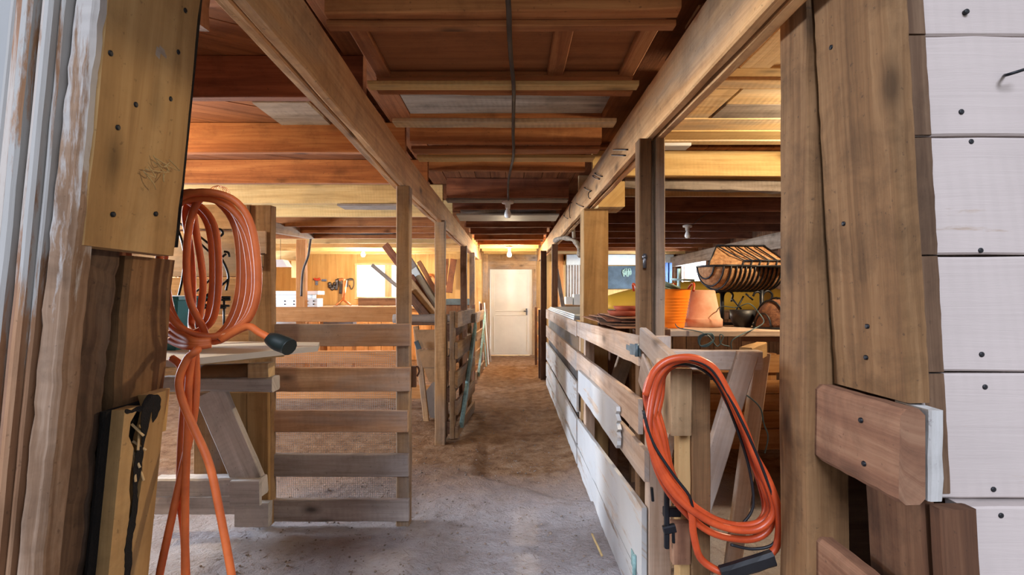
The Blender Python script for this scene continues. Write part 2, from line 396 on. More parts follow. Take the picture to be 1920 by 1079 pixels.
def wall_with_hole(name, mat, label, axis, pos, a0, a1, z1, holes, th=.1, plank=None):
    """axis 'y': wall in the plane y=pos spanning a0..a1 in x; 'x' likewise; vertical or horizontal boards as pieces around the holes"""
    bb = BM(); cuts = sorted({a0, a1, *[h[0] for h in holes], *[h[1] for h in holes]})
    for u0, u1 in zip(cuts, cuts[1:]):
        hs = [h for h in holes if h[0] <= u0+1e-6 and h[1] >= u1-1e-6]
        segs = [(-.05, z1)] if not hs else [(-.05, hs[0][2]), (hs[0][3], z1)]
        for z0, zz in segs:
            if zz-z0 < .02: continue
            n = max(1, round((u1-u0)/plank)) if plank else 1
            for i in range(n):
                p0, p1 = u0+(u1-u0)*i/n, u0+(u1-u0)*(i+1)/n-(.004 if plank else 0)
                if axis == 'y': box(bb, p0, p1, pos, pos+th, z0, zz, ch=.002)
                else: box(bb, pos, pos+th, p0, p1, z0, zz, ch=.002)
    return struct(name, bb, mat, label, 'wall')
W1 = (X(670, YB), X(779, YB), Z(557, YB), Z(498, YB))
D1 = (X(919, YB), X(998, YB), 0.0, Z(504, YB))
W2 = (X(1060, YB), X(1090, YB), 1.24, 2.18)
wall_with_hole('wall_back', 'wallply', 'ochre sheeted back wall with the cream door and the bright window', 'y', YB, XL, XR, 2.5, [W1, D1, W2], plank=1.2)
W3 = (9.75, 11.25, 1.55, 2.12)
wall_with_hole('wall_right', 'darkpost', 'dark boarded right wall behind the wire baskets', 'x', XR, 1.3, YB+.1, 2.5, [W3], plank=.22)
W4 = (7.2, 8.6, 1.1, 1.95); W5 = (3.2, 4.6, 1.1, 1.95)
wall_with_hole('wall_left', 'orange', 'board wall of the left bay beyond the post', 'x', XL-.1, 1.3, YB+.1, 2.5, [W4, W5], plank=.25)
# front wall either side of the doorway
b = BM(); box(b, XL, -1.02, 1.32, 1.38, -.05, 2.5); box(b, -1.02, 1.0, 1.32, 1.38, 2.42, 2.52); box(b, .92, XR, 1.42, 1.48, -.05, 2.5)
struct('wall_front', b, 'darkpost', 'dark boarded inner face of the doorway wall', 'wall')

def lean_l(c): return V((c.x+(c.z-1.94)*.0985, c.y, c.z))
def lean_r(c): return V((c.x-(c.z-1.99)*.055, c.y, c.z))
# right: white painted wall planks that face us
b = BM(); rows = [(-.02, .976, 1.02), (.981, 1.238, 1.05), (1.242, 1.478, 1.05), (1.482, 1.722, 1.05), (1.726, 1.93, 1.05), (1.934, 2.3, 1.055)]
for i, (z0, z1, yf) in enumerate(rows): box(b, (.80 if i else .85), 2.6, yf, yf+.05, z0, z1, n=24, jit=.004)
wr = struct('wall_front_right', b, 'white', 'white painted wide boards of the wall right of the doorway', 'wall', None, lean_r)
pts = [(1.0+dx*.9, 0, 0) for dx in ()]
pn = [P(x, y, 1.05) for x, y in ((1812, 22), (1802, 210), (1820, 266), (1838, 470), (1840, 665), (1846, 726), (1862, 918))]+[P(1876, 967, 1.02)]
nails(pn, (0, -1, 0), wr, .0055, .003, None, 'black')
b = BM(); lathe(b, P(1796, 1010, 1.02), [(.013, -.004), (.013, .0015), (.006, .002)], 12, 0, (0, -1, 0)); obj('knot_hole', b, 'char', wr)
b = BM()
for (z0, z1) in ((.993, 1.238), (1.242, 1.478), (1.482, 1.722), (1.726, 1.93), (1.934, 2.3)): box(b, .806, .848, 1.046, 1.06, z0, z1, jit=.003, n=10)  # shadow band beside the post, put into the dark colour of this strip
struct('shadow_strip', b, 'bare', 'bare dark strip of unpainted wood at the end of the white boards', 'trim', None, lean_r)
b = BM(); tube(b, crom([P(1884, 141, 1.05), P(1886, 141, 1.03), P(1900, 137, 1.02), P(1925, 129, 1.015)]), .003, 6)
single('bent_nail', b, 'iron', 'long bent nail sticking out of the upper white board', 'nail')
# left: leaning white casing with mouldings
b = BM(); box(b, -1.75, -.845, .93, .97, -.1, 2.4, n=12)
struct('wall_front_left', b, 'casingslab', 'grey white painted slab left of the doorway', 'wall', None, lean_l)
b = BM()
for x0, x1, yf in ((-.905, -.893, .925), (-.888, -.866, .916), (-.862, -.842, .902), (-.842, -.828, .918), (-.828, -.812, .908), (-.812, -.803, .925)):
    box(b, x0, x1, yf, .985, -.1, 2.4, n=40, ch=.005, jit=.0025, mi=0 if (yf in (.925, .902, .908)) else 1)
struct('trim_1', b, ['casing', 'casingbare'], 'peeling white and bare wood moulding strips of the left door casing', 'trim', None, lean_l)

# back door, with frame, rails, latch
b = BM(); box(b, D1[0]+.004, D1[1]-.004, YB-.02, YB+.03, .025, D1[3]-.004, ch=.006)
dr = struct('door_1', b, 'cream', 'closed cream painted door at the end of the aisle', 'door')
b = BM(); zr = Z(586, YB)
for z0, z1 in ((zr+.02, zr+.045), (zr-.075, zr-.05)): box(b, D1[0]+.12, D1[1]-.10, YB-.03, YB-.019, z0, z1)
for x0 in (D1[0]+.08, D1[1]-.12): box(b, x0, x0+.018, YB-.027, YB-.019, .1, zr-.1); box(b, x0, x0+.018, YB-.027, YB-.019, zr+.1, D1[3]-.12)
box(b, D1[0]+.08, D1[1]-.10, YB-.027, YB-.019, D1[3]-.14, D1[3]-.12)
struct('door_rail', b, 'cream', '', '', dr)
b = BM(); box(b, D1[1]-.15, D1[1]-.115, YB-.06, YB-.02, zr-.06, zr+.09); tube(b, [(D1[1]-.2, YB-.055, zr+.03), (D1[1]-.11, YB-.055, zr+.03)], .012, 8)
struct('door_latch', b, 'steel', '', '', dr)
b = BM()
for x0, x1 in ((D1[0]-.11, D1[0]), (D1[1], D1[1]+.1)): box(b, x0, x1, YB-.05, YB, 0, D1[3]+.05, jit=.006, n=8)
box(b, D1[0]-.11, D1[1]+.1, YB-.055, YB, D1[3]-.02, D1[3]+.09, jit=.006, n=8)
struct('trim_3', b, 'post', 'rough wood frame around the cream door', 'trim')
b = BM(); box(b, X(905, YB), X(1010, YB), YB-.03, YB, Z(500, YB), Z(478, YB)); box(b, X(915, YB), X(1005, YB), YB-.04, YB, Z(503, YB)+.03, Z(490, YB))
struct('trim_4', b, 'post', 'boards filling the wall above the cream door', 'trim')
# window at the back left
def window(name, w, y, label, mull=None):
    bb = BM(); x0, x1, z0, z1 = w; f = .05
    for a in ((x0-f, x1+f, z1, z1+f), (x0-f, x1+f, z0-f, z0), (x0-f, x0, z0, z1), (x1, x1+f, z0, z1)): box(bb, a[0], a[1], y-.03, y+.02, a[2], a[3])
    if mull: box(bb, mull[0], mull[1], y-.02, y+.03, z0, z1)
    o = struct(name, bb, 'pale', label, 'window')
    bb = BM(); box(bb, x0, x1, y+.06, y+.065, z0, z1, ch=.001); struct('window_pane', bb, 'glass', '', '', o)
    bb = BM()
    xm = x0+(x1-x0)*.27
    for xx in (xm, ): box(bb, xx-.004, xx+.004, y+.055, y+.07, z0, z1)
    box(bb, x0, x1, y+.055, y+.07, (z0+z1)/2-.004, (z0+z1)/2+.004); struct('window_bars', bb, 'whiteenamel', '', '', o)
    return o
window('window_1', W1, YB, 'bright window over the workbench at the back left', (X(722, YB), X(735, YB)))
b = BM(); box(b, W2[0]-.06, W2[0], YB-.04, YB+.02, 1.1, 2.3); box(b, W2[0]-.06, W2[1]+.1, YB-.04, YB+.02, 2.18, 2.3)
wd = struct('window_2', b, 'yellow', 'small window boarded with grey slats at the far right', 'window')
b = BM()
for i in range(6): box(b, W2[0]+i*.065, W2[0]+i*.065+.058, YB+.02, YB+.045, 1.22, 2.18, jit=.004, n=4)
struct('slats', b, 'greywood', '', '', wd)
b = BM(); y0, y1, z0, z1 = W3
for a in ((y0-.06, y1+.06, z1, z1+.06), (y0-.06, y1+.06, z0-.06, z0), (y0-.06, y0, z0, z1), (y1, y1+.06, z0, z1), (10.35, 10.39, z0, z1)): box(b, XR-.03, XR+.02, a[0], a[1], a[2], a[3])
w3 = struct('window_3', b, 'whiteenamel', 'glaring window in the right wall behind the baskets', 'window')
b = BM(); box(b, XR+.05, XR+.055, y0, y1, z0, z1, ch=.001); struct('window_pane', b, 'glass', '', '', w3)
for nme, w_, lb in (('window_4', W4, 'far window in the left bay side wall'), ('window_5', W5, 'near window in the left bay side wall')):
    b = BM(); y0, y1, z0, z1 = w_
    for a in ((y0-.06, y1+.06, z1, z1+.06), (y0-.06, y1+.06, z0-.06, z0), (y0-.06, y0, z0, z1), (y1, y1+.06, z0, z1)): box(b, XL-.03, XL+.03, a[0], a[1], a[2], a[3])
    w4 = struct(nme, b, 'pale', lb, 'window')
    b = BM(); box(b, XL-.055, XL-.05, y0, y1, z0, z1, ch=.001); struct('window_pane', b, 'glass', '', '', w4)

# ================================================================== CEILING TIMBERS
def joist(x0, x1, Y, mat, label, group, zb=2.29, zt=ZD-.002, t=.055, tilt=0.0):
    bb = BM(); h = zt-zb; bar(bb, (x0, Y, zb+h/2-tilt), (x1, Y+R.uniform(-.03, .03), zb+h/2+tilt), (0, 0, 1), h, t, 10, jit=.006)
    return single('ceiling_joist', bb, mat, label, 'joist', group)
LJ = [1.55, 2.35, 3.22, 4.1, 5.02, 5.85, 6.67, 7.4, 8.13, 8.9, 9.7, 10.45, 11.2]
for i, Y in enumerate(LJ):
    joist(XL, -.66, Y, 'joist_red' if i in (1, ) else ('yellow' if i in (4, 5, 9, 10, 11, 12) else 'joist'), f'brown ceiling joist over the left bay, {ORD[i]} from the doorway', 'joists over the left bay')
AJ = [(1.66, 'joist'), (2.28, 'joist'), (3.03, 'joist'), (3.72, 'joist'), (4.74, 'joist_red'), (5.4, 'joist_red'), (6.1, 'greywood'), (6.85, 'joist_red'), (7.6, 'joist_red'), (8.4, 'joist'), (9.2, 'joist'), (9.95, 'yellow'), (10.6, 'yellow'), (11.25, 'yellow')]
for i, (Y, m) in enumerate(AJ):
    joist(-.59, .54, Y, m, f'ceiling joist spanning the aisle between the two beams, {ORD[i]} from the doorway', 'joists over the aisle', 2.30)
RJ = [(3.85, 'yellow'), (4.64, 'pale'), (5.5, 'joist_red'), (6.4, 'joist_red'), (7.2, 'joist_red'), (8.05, 'joist_red'), (8.85, 'joist_red'), (9.65, 'joist'), (10.4, 'joist'), (11.15, 'yellow')]
for i, (Y, m) in enumerate(RJ):
    joist(.615, XR, Y, m, f'ceiling joist over the right bay, {ORD[i]} counting from the pale planks inward', 'joists over the right bay')
# flat boards and battens seen from below: (y0,y1 px), z, (x0,x1 m), material, name, label
def flat(py0, py1, z, x0, x1, mat, name, label, cat='board', t=.022, group=None, tilt=0.0):
    ya, yb = (z-H)*F/(CY-py0), (z-H)*F/(CY-py1); bb = BM()
    bar(bb, (x0, (ya+yb)/2, z+t/2-tilt), (x1, (ya+yb)/2, z+t/2+tilt), (0, 1, 0), abs(yb-ya), t, 8, jit=.004)
    return single(name, bb, mat, label, cat, group)
flat(48, 60, 2.278, -.60, .54, 'joist', 'ceiling_batten', 'thin brown batten under the aisle joists just before the panelled door', 'batten', group='aisle ceiling battens')
flat(160, 170, 2.278, -.60, .54, 'yellow', 'ceiling_batten', 'pale orange batten just behind the panelled door overhead', 'batten', group='aisle ceiling battens')
flat(229, 240, 2.278, -.60, .54, 'pale', 'ceiling_batten', 'pale batten across the aisle ceiling beyond the wide grey boards', 'batten', group='aisle ceiling battens')
flat(280, 289, 2.278, -.60, .54, 'joist', 'ceiling_batten', 'narrow batten across the aisle ceiling, second of the pair of pale strips', 'batten', group='aisle ceiling battens')
flat(296, 304, 2.278, -.60, .54, 'yellow', 'ceiling_batten', 'narrow yellowish batten before the red aisle joist', 'batten', group='aisle ceiling battens')
flat(376, 381, 2.28, -.60, .54, 'greywood', 'ceiling_batten', 'grey strip across the aisle right behind the hanging bulb socket', 'batten', group='aisle ceiling battens')
flat(404, 415, 2.28, -.60, .54, 'palestack', 'ceiling_batten', 'wide whitish strip crossing the aisle ceiling past the unlit bulb', 'batten', group='aisle ceiling battens')
flat(176, 213, 2.455, -.58, .53, 'greywood', 'loft_board', 'wide grey brown board between the second and third aisle joists', 'board')
flat(20, 44, 2.42, -.58, .53, 'joist', 'loft_board', 'brown board at the top of the view between the two beams', 'board')
# the old panelled door lying over the aisle
ya, yb, zd = 1.72, 2.245, 2.335
dt = thing('panelled_door', 'old brown panelled door laid flat overhead between the beams', 'door', (0, 2.0, zd))
b = BM(); box(b, -.575, .525, ya, yb, zd+.022, zd+.034); obj('panel', b, 'ply', dt)
for x0, x1 in ((-.575, -.51), (.155, .225), (.46, .525)):
    b = BM(); box(b, x0, x1, ya+.075, yb-.06, zd, zd+.022, jit=.002, n=4); obj('cross_rail', b, 'joist', dt)
for y0, y1 in ((ya, ya+.075), (yb-.06, yb)):
    b = BM(); box(b, -.575, .525, y0, y1, zd-.002, zd+.022, jit=.002, n=8); obj('stile', b, 'ply', dt)
# pale boards over the near right bay
flat(20, 60, 2.447, .695, 2.6, 'pale', 'pale_loft_board', 'pale plank over the right bay at the top edge by the brown post', 'board')
fr = thing('framed_panel', 'pale framed panel with a red brown recess over the right bay', 'panel', (1.4, 2.1, 2.4))
za = 2.41
for nme, mt, args in (('rail', 'yellow', (.695, 2.4, 1.78, 1.88, za, za+.03)), ('rail', 'yellow', (.695, 2.4, 2.28, 2.372, za, za+.03)), ('stile', 'pale', (1.02, 1.16, 1.88, 2.28, za, za+.03)), ('stile', 'yellow', (.695, .90, 1.88, 2.28, za, za+.03)), ('stile', 'pale', (1.16, 2.4, 1.88, 2.28, za+.01, za+.035)), ('recess', 'joist_red', (.695, 1.1, 1.86, 2.3, za+.035, za+.05))):
    b = BM(); box(b, *args); obj(nme, b, mt, fr)
PL = [(150, 166, 2.40, .695, 2.7, 'pale', 'rough pale batten on the right bay ceiling behind the framed panel'), (167, 222, 2.43, .695, 1.15, 'pale', 'wide pale saw-marked plank ending over the right bay'), (167, 196, 2.432, 1.17, 2.7, 'pale', 'pale plank with slanted saw marks beside the brown post'),
      (197, 222, 2.428, 1.17, 2.7, 'greywood', 'grey plank over the right bay left of the brown post'), (223, 245, 2.425, .695, 2.7, 'pale', 'smooth whitish plank over the right bay'), (237, 264, 2.40, .695, .95, 'pale', 'short thick saw-marked plank near the top of the slim right post'),
      (246, 264, 2.42, .97, 2.7, 'yellow', 'yellow plank before the first yellow joist of the right bay'), (265, 272, 2.41, .695, 2.7, 'pale', 'notched thin strip across the right bay ceiling'), (273, 282, 2.39, .695, 1.2, 'whitefence', 'thin white strip just above the yellow joist of the right bay')]
for p in PL: flat(p[0], p[1], p[2], p[3], p[4], p[5], 'pale_loft_board', p[6], 'board', group='boards of the right bay ceiling')
b = BM(); bar(b, P(1170, 344, 4.05), P(1520, 352, 4.05), (0, 0, 1), .085, .07, 16, jit=.02)
single('rough_slab', b, 'greywood', 'rough grey slab of wood slanting under the right bay ceiling', 'slab')
b = BM(); bar(b, P(640, 388, 5.1), P(752, 388, 5.1), (0, 1, 0), .25, .02, 4, jit=.004)
single('grey_plank', b, 'greywood', 'thin grey plank tucked against the left bay joists beside the tall post', 'board')
for q, lab in ((((480, 236), (575, 232), (640, 205), (545, 200)), 'dark grey weathered board patching the left bay ceiling, nearer one'), (((560, 268), (650, 266), (676, 246), (600, 243)), 'dark grey weathered board patching the left bay ceiling, farther one')):
    pts = [V(((px-CX)/(CY-py)*1.07, F*1.07/(CY-py), 2.47)) for px, py in q]
    b = BM(); bar(b, (pts[0]+pts[3])/2, (pts[1]+pts[2])/2, (0, 1, 0), (pts[3]-pts[0]).length, .018, 6, jit=.003)
    single('patch_board', b, 'greywood', lab, 'board', 'grey patches on the left bay ceiling')

# the two long beams
LBX = (-.735, -.646)
def zprof(Y, a): # slight sag at the posts
    for (y0, z0), (y1, z1) in zip(a, a[1:]):
        if y0 <= Y <= y1: return z0+(z1-z0)*(Y-y0)/(y1-y0)
    return a[-1][1]
LS = [(1.0, 2.13), (1.26, 2.125), (3.15, 2.066), (6, 2.09), (11.8, 2.13)]
RS = [(1.0, 2.075), (2.2, 2.095), (6, 2.11), (11.8, 2.13)]
lb = thing('aisle_beam', 'long pale brown timber beam over the left side of the aisle', 'beam', (-.69, 6.4, 2.1), 'aisle beams')
YY = [1.02+i*.2 for i in range(54)]
for x0, x1, dz, nm in ((-.685, -.646, 0, 'inner_ply'), (-.735, -.694, .004, 'outer_ply')):
    b = BM(); sweep(b, [V(((x0+x1)/2, Y, zprof(Y, LS)+.105+dz)) for Y in YY], (0, 0, 1), .21, x1-x0, ch=.005, jit=.006); obj(nm, b, 'beam', lb)
rb = thing('aisle_beam', 'long pale brown timber beam over the right side, with wire staples along it', 'beam', (.64, 6.4, 2.1), 'aisle beams')
for x0, x1, Y0, nm in ((.606, .642, 1.0, 'inner_ply'), (.652, .69, 1.0, 'outer_ply')):
    b = BM(); sweep(b, [V(((x0+x1)/2, Y, zprof(Y, RS)+.115)) for Y in YY if Y >= Y0], (0, 0, 1), .225, x1-x0, ch=.005, jit=.006); obj(nm, b, 'beam', rb)
for (xa, ya_, xb, yb_) in ((1152, 281, 1176, 281), (1149, 291, 1172, 292), (1113, 330, 1124, 336), (1117, 325, 1129, 331), (1097, 352, 1109, 358), (1107, 360, 1107, 372), (1082, 382, 1094, 388), (1072, 381, 1070, 408), (1059, 404, 1065, 410)):
    Yc = .604*F/((xa+xb)/2-CX); b = BM(); a_, c_ = P(xa, ya_, Yc), P(xb, yb_, Yc); a_.x = c_.x = .600; k_ = V((-.010, 0, 0))
    a_.y = .604*F/(xa-CX); c_.y = .604*F/(xb-CX); a_.z = Z(ya_, a_.y); c_.z = Z(yb_, c_.y)
    tube(b, crom([a_-k_, a_+k_*.4, (a_+c_)/2+k_*1.2, c_+k_*.4, c_-k_], 4), .0035, 6); obj('wire_staple', b, 'iron', rb)
b = BM(); tube(b, crom([P(1040, 452, 6.2), P(1052, 447, 6.0), P(1068, 448, 5.9), P(1080, 455, 5.8), P(1086, 470, 5.75), P(1087, 482, 5.7)], 5), .028, 8, rf=lambda t: .9+.25*math.sin(t*23))
tube(b, crom([P(1076, 446, 5.8), P(1075, 420, 5.75), P(1077, 395, 5.7)], 4), .02, 6)
single('rope_bundle', b, 'rope', 'grey twisted rope bundle hanging from the right beam', 'rope')

# ================================================================== POSTS
def post(label, px0, px1, Y, ztop, zbot, mat, t=None, name='aisle_post', jit=.006, grp='aisle posts', lean=0.0):
    w = (px1-px0)/F*Y; x = X((px0+px1)/2, Y); bb = BM(); t = t or w
    bar(bb, (x, Y+t/2, zbot), (x+lean, Y+t/2, ztop), (1, 0, 0), w, t, 12, jit=jit)
    return single(name, bb, mat, label, 'post', grp)
post('square weathered post on the aisle floor, second on the left past the slatted panel', 815, 834, 4.80, 2.10, -.03, 'post', .1)
post('dark slim post under the left beam, third from the doorway', 863, 875, 7.4, 2.11, -.03, 'darkpost', .11)
post('light slim post close behind the dark one under the left beam', 880, 890, 8.7, 2.12, -.03, 'post', .1)
post('yellowish wide board post under the far end of the left beam', 891, 903, 10.6, 2.13, -.03, 'tan', .05)
post('rough post at the far left corner of the aisle beside the door frame', 905, 915, 11.5, 2.4, -.03, 'post', .1)
post('pale board post beside the door frame, under the far end of right beam', 1006, 1014, 11.2, 2.13, -.03, 'tan', .08)
post('dark post where the far slatted gate hangs on the right', 1014, 1025, 8.35, 2.12, -.03, 'darkpost', .09)
post('brown post just nearer than the dark gate post, right side', 1035, 1046, 7.2, 2.11, -.03, 'darkpost', .09)
# stout post with its block
sp = thing('aisle_post', 'stout square knotty post under the right beam behind the card pile', 'post', (.66, 4.1, 0), 'aisle posts')
b = BM(); bar(b, (X(1113, 4.1)+.018, 4.2, -.03), (X(1113, 4.1)+.018, 4.2, Z(391, 4.1)), (1, 0, 0), 46/F*4.1, .2, 12, jit=.006); obj('shaft', b, 'tan', sp)
b = BM(); box(b, X(1122, 4.0), X(1172, 4.0), 4.0, 4.3, Z(388, 4.0), Z(340, 4.0), jit=.004, n=4); obj('bearing_block', b, 'yellow', sp)
# slim double post near the gate
dp = thing('aisle_post', 'slim double post of two rough studs beside the near gate', 'post', (.6, 2.3, 0), 'aisle posts')
zt = zprof(2.2, RS)-.002
b = BM(); box(b, X(1199, 2.27), X(1222, 2.27), 2.27, 2.35, -.03, zt, jit=.003, n=14); obj('stud', b, 'brownpost', dp)
b = BM(); box(b, X(1222, 2.3)-.002, X(1230, 2.3), 2.30, 2.35, -.03, zt, jit=.002, n=8); obj('filler_strip', b, 'bare', dp)
b = BM(); box(b, X(1229, 2.27), X(1246, 2.27), 2.26, 2.35, -.03, zt+.0, jit=.003, n=14); obj('stud', b, 'post', dp)
b = BM(); tube(b, [P(1209, 476, 2.26), P(1209, 503, 2.26)], .008, 8); tube(b, [P(1206, 482, 2.265), P(1212, 482, 2.255)], .011, 8); obj('hinge_pin', b, 'steel', dp)

# ================================================================== LEFT DOORWAY TIMBERS
b = BM(); box(b, -.803, -.757, .935, .99, -.1, 2.4, n=90, jit=.006, ch=.008)
struct('trim_5', b, 'rough', 'rough sawn whitewashed edge of the left door jamb', 'trim', None, lean_l)
up = thing('jamb_board', 'wide tan plank nailed high on the left of the doorway', 'board', lean_l(V((-.78, 1.08, 1.5))))
b = BM(); bar(b, (-.777, 1.088, 1.492), (-.777, 1.088, 2.4), (0, 1, 0), .265, .045, 16, jit=.006); upk = obj('plank', b, 'tan', up, lean_l)
nails([V((-.754, yy, zz)) for yy, zz in ((1.02, 1.56), (1.14, 1.58), (1.01, 1.73), (1.05, 1.79), (1.15, 1.84), (1.16, 1.95), (1.17, 2.05), (.975, 1.86))], (1, 0, 0), upk, .0055, .003, lean_l)
b = BM()
for a_, c_ in (((1.095, 1.875), (1.10, 1.93)), ((1.10, 1.93), (1.125, 1.925)), ((1.125, 1.925), (1.13, 1.85)), ((1.10, 1.895), (1.125, 1.89))): bar(b, (-.7548, *a_), (-.7548, *c_), (0, 1, .4), .014, .0012, 6, jit=.002, ch=.0002)
obj('faded_mark', b, 'greywood', up, lean_l)
b = BM()
for k in range(7):
    s0 = V((-.748, 1.07+R.random()*.1, 1.66+R.random()*.05)); tube(b, crom([s0, s0+V((.008, .03*R.uniform(-1, 1), -.02)), s0+V((.004, .06*R.uniform(-1, 1), -.05*R.random()))], 4), .0011, 4)
obj('straw_wisps', b, 'straw', up, lean_l)
b = BM(); box(b, -.90, -.803, 1.005, 1.115, -.1, 1.52, n=60, jit=.012, ch=.012)
single('jamb_post', b, 'ancient', 'dark rough upright below the tan plank, next to the whitewashed edge', 'post', warp=lean_l)
b = BM(); box(b, -.90, -.80, 1.14, 1.30, -.1, 1.488, n=24, jit=.010, ch=.010)
single('jamb_post', b, 'brownpost', 'brown smooth upright under the tan plank, on the aisle side', 'post', warp=lean_l)
b = BM(); box(b, -.90, -.85, 1.1, 1.15, -.1, 2.4, n=2); box(b, -.90, -.80, 1.0, 1.3, 1.52, 2.4)  # solid black pieces stand in for the shade between the uprights
struct('gap_shade', b, 'char', 'black backing for the shade in the gap between the left door uprights', 'trim', None, lean_l)
rt = thing('rotten_plank', 'split rotten plank with a black hole, low on the left doorway', 'board', lean_l(V((-.78, 1.14, 0))))
def ragged(y0, y1, side, z1):
    bb = BM(); u0 = R.random()*40; ring = []
    for i in range(41):
        z = -.1+(z1+.1)*i/40; w = .012*noise.noise(V((z*22, side*9, 0)))+.006*noise.noise(V((z*60, side, 4)))
        a, c = (y0, y1+w) if side < 0 else (y0+w, y1)
        hole = .034*math.exp(-((z-z1+.045)/.035)**2)+.012*math.exp(-((z-.98)/.07)**2)
        if side < 0: c -= hole
        else: a += hole*.8
        ring.append([V((-.785, a, z)), V((-.757, a, z)), V((-.757, c, z)), V((-.785, c, z))])
    vr = [[bb.verts.new(p) for p in r] for r in ring]
    for A, B in zip(vr, vr[1:]):
        for k in range(4):
            k2 = (k+1) % 4
            face(bb, [A[k], A[k2], B[k2], B[k]], [(u0+q.co.z, u0+q.co.y+q.co.x*1.3) for q in (A[k], A[k2], B[k2], B[k])])
    face(bb, vr[0][::-1]); face(bb, vr[-1]); return bb
obj('split_piece', ragged(1.108, 1.158, -1, 1.150), 'tan', rt, lean_l); obj('split_piece', ragged(1.174, 1.240, 1, 1.168), 'tan', rt, lean_l)
b = BM(); box(b, -.799, -.786, 1.09, 1.235, -.1, 1.150, n=30, jit=.003); obj('charred_core', b, 'char', rt, lean_l)
def stain(poly, x):
    bb = BM(); pts = crom([V((x, y, z)) for y, z in poly], 5, True); pts = [p+V((0, .004*noise.noise(p*70), .006*noise.noise(p*50+V((3, 1, 0))))) for p in pts]
    loft(bb, [pts, [p+V((.0012, 0, 0)) for p in pts]], smooth=False); return bb
obj('char_mark', stain([(1.160, 1.146), (1.175, 1.166), (1.205, 1.166), (1.222, 1.145), (1.217, 1.115), (1.202, 1.10), (1.192, 1.125), (1.186, 1.085), (1.176, 1.05), (1.166, 1.09)], -.7568), 'char', rt, lean_l)
obj('char_mark', stain([(1.110, 1.149), (1.13, 1.1495), (1.160, 1.149), (1.155, 1.136), (1.13, 1.143), (1.115, 1.138)], -.7568), 'char', rt, lean_l)
pl_ = [(1.149, 1.05), (1.160, 1.05)]; lf = [1.05-.045*k for k in range(16)]
obj('char_mark', stain([(1.157-.004*math.sin(k*1.7)-.0006*k, z) for k, z in enumerate(lf)]+[(1.176+.005*math.sin(k*2.3)-.0004*k, z) for k, z in reversed(list(enumerate(lf)))], -.7568), 'char', rt, lean_l)
for k in range(6):
    z = 1.03+R.random()*.09; y0 = 1.155+R.random()*.03; b = BM(); bar(b, (-.775, y0, z), (-.752, y0+R.uniform(-.03, .02), z-.02-R.random()*.06), (0, 1, .2), .006, .003); obj('splinter', b, 'pale', rt, lean_l)
b = BM(); box(b, -.80, -.775, 1.236, 1.285, 1.06, 1.165, n=3, jit=.002)
single('wood_cleat', b, 'yellow', 'small yellow wood cleat on the left upright beside the rotten plank', 'cleat', warp=lean_l)
b = BM(); bar(b, P(372, -60, 1.5), P(366, 52, 1.5), (1, 0, 0), .05, .05, 6, jit=.012)
single('hanging_stub', b, 'block', 'broken timber stub poking down above the tan plank', 'stub')

# ================================================================== RIGHT DOORWAY TIMBERS
rp = thing('jamb_board', 'wide brown plank lining the right side of the doorway', 'board', lean_r(V((.775, 1.14, 1.19))))
b = BM(); bar(b, (.777, 1.146, 1.183), (.777, 1.146, 2.4), (0, 1, 0), .236, .05, 40, jit=.004, ch=.006); rpk = obj('plank', b, 'brownpost', rp, lean_r)
nails([V((.751, yy, zz)) for yy, zz in ((1.2, 1.98), (1.19, 1.565), (1.13, 1.33), (1.14, 1.26))], (-1, 0, 0), rpk, .0055, .003, lean_r)
b = BM(); box(b, .735, .84, 1.27, 1.40, .2, 2.4, n=24, jit=.006)
single('jamb_post', b, 'brownpost', 'grey brown post standing behind the right door plank', 'post')
b = BM(); box(b, .775, .846, .985, 1.018, -.1, .985, n=12, jit=.004); box(b, .775, .80, 1.03, 1.2, -.1, .99, n=12, jit=.004)
single('jamb_post', b, 'darkpost', 'dark upright below the thick block, beside the lowest white board', 'post', warp=lean_r)
bk = thing('wood_block', 'thick reddish block nailed across the right jamb at rail height', 'block', (.8, 1.2, 1.0))
b = BM(); box(b, .755, .805, .992, 1.40, .992, 1.178, n=14, jit=.006, ch=.012); bkk = obj('block', b, 'block', bk)
b = BM(); box(b, .806, .835, .985, 1.08, 1.0, 1.178, n=4, jit=.006); obj('pale_packer', b, 'palegrey', bk)
nails([V((.754, yy, zz)) for yy, zz in ((1.375, 1.13), (1.37, 1.03), (1.10, 1.13), (1.09, 1.04), (1.30, 1.115))], (-1, 0, 0), bkk, .006, .005)
lk = thing('wood_block', 'lower reddish block with two small metal plates on its end', 'block', (.76, 1.2, .55))
b = BM(); bar(b, (.775, 1.41, .72), (.80, .99, .69), (0, 0, 1), .18, .05, 14, jit=.006, ch=.010); obj('block', b, 'block', lk)
for py in (988, 1050):
    b = BM(); c = P(1481, py, 1.405); box(b, c.x-.004, c.x+.02, c.y-.012, c.y+.012, c.z-.022, c.z+.022); obj('metal_plate', b, 'steel', lk)
b = BM(); box(b, X(1497, 1.5), X(1532, 1.5), 1.44, 1.55, Z(36, 1.5), Z(-40, 1.5), n=2, jit=.004)
single('header_end', b, 'yellow', 'sawn end of a yellow header timber above the right post', 'timber')

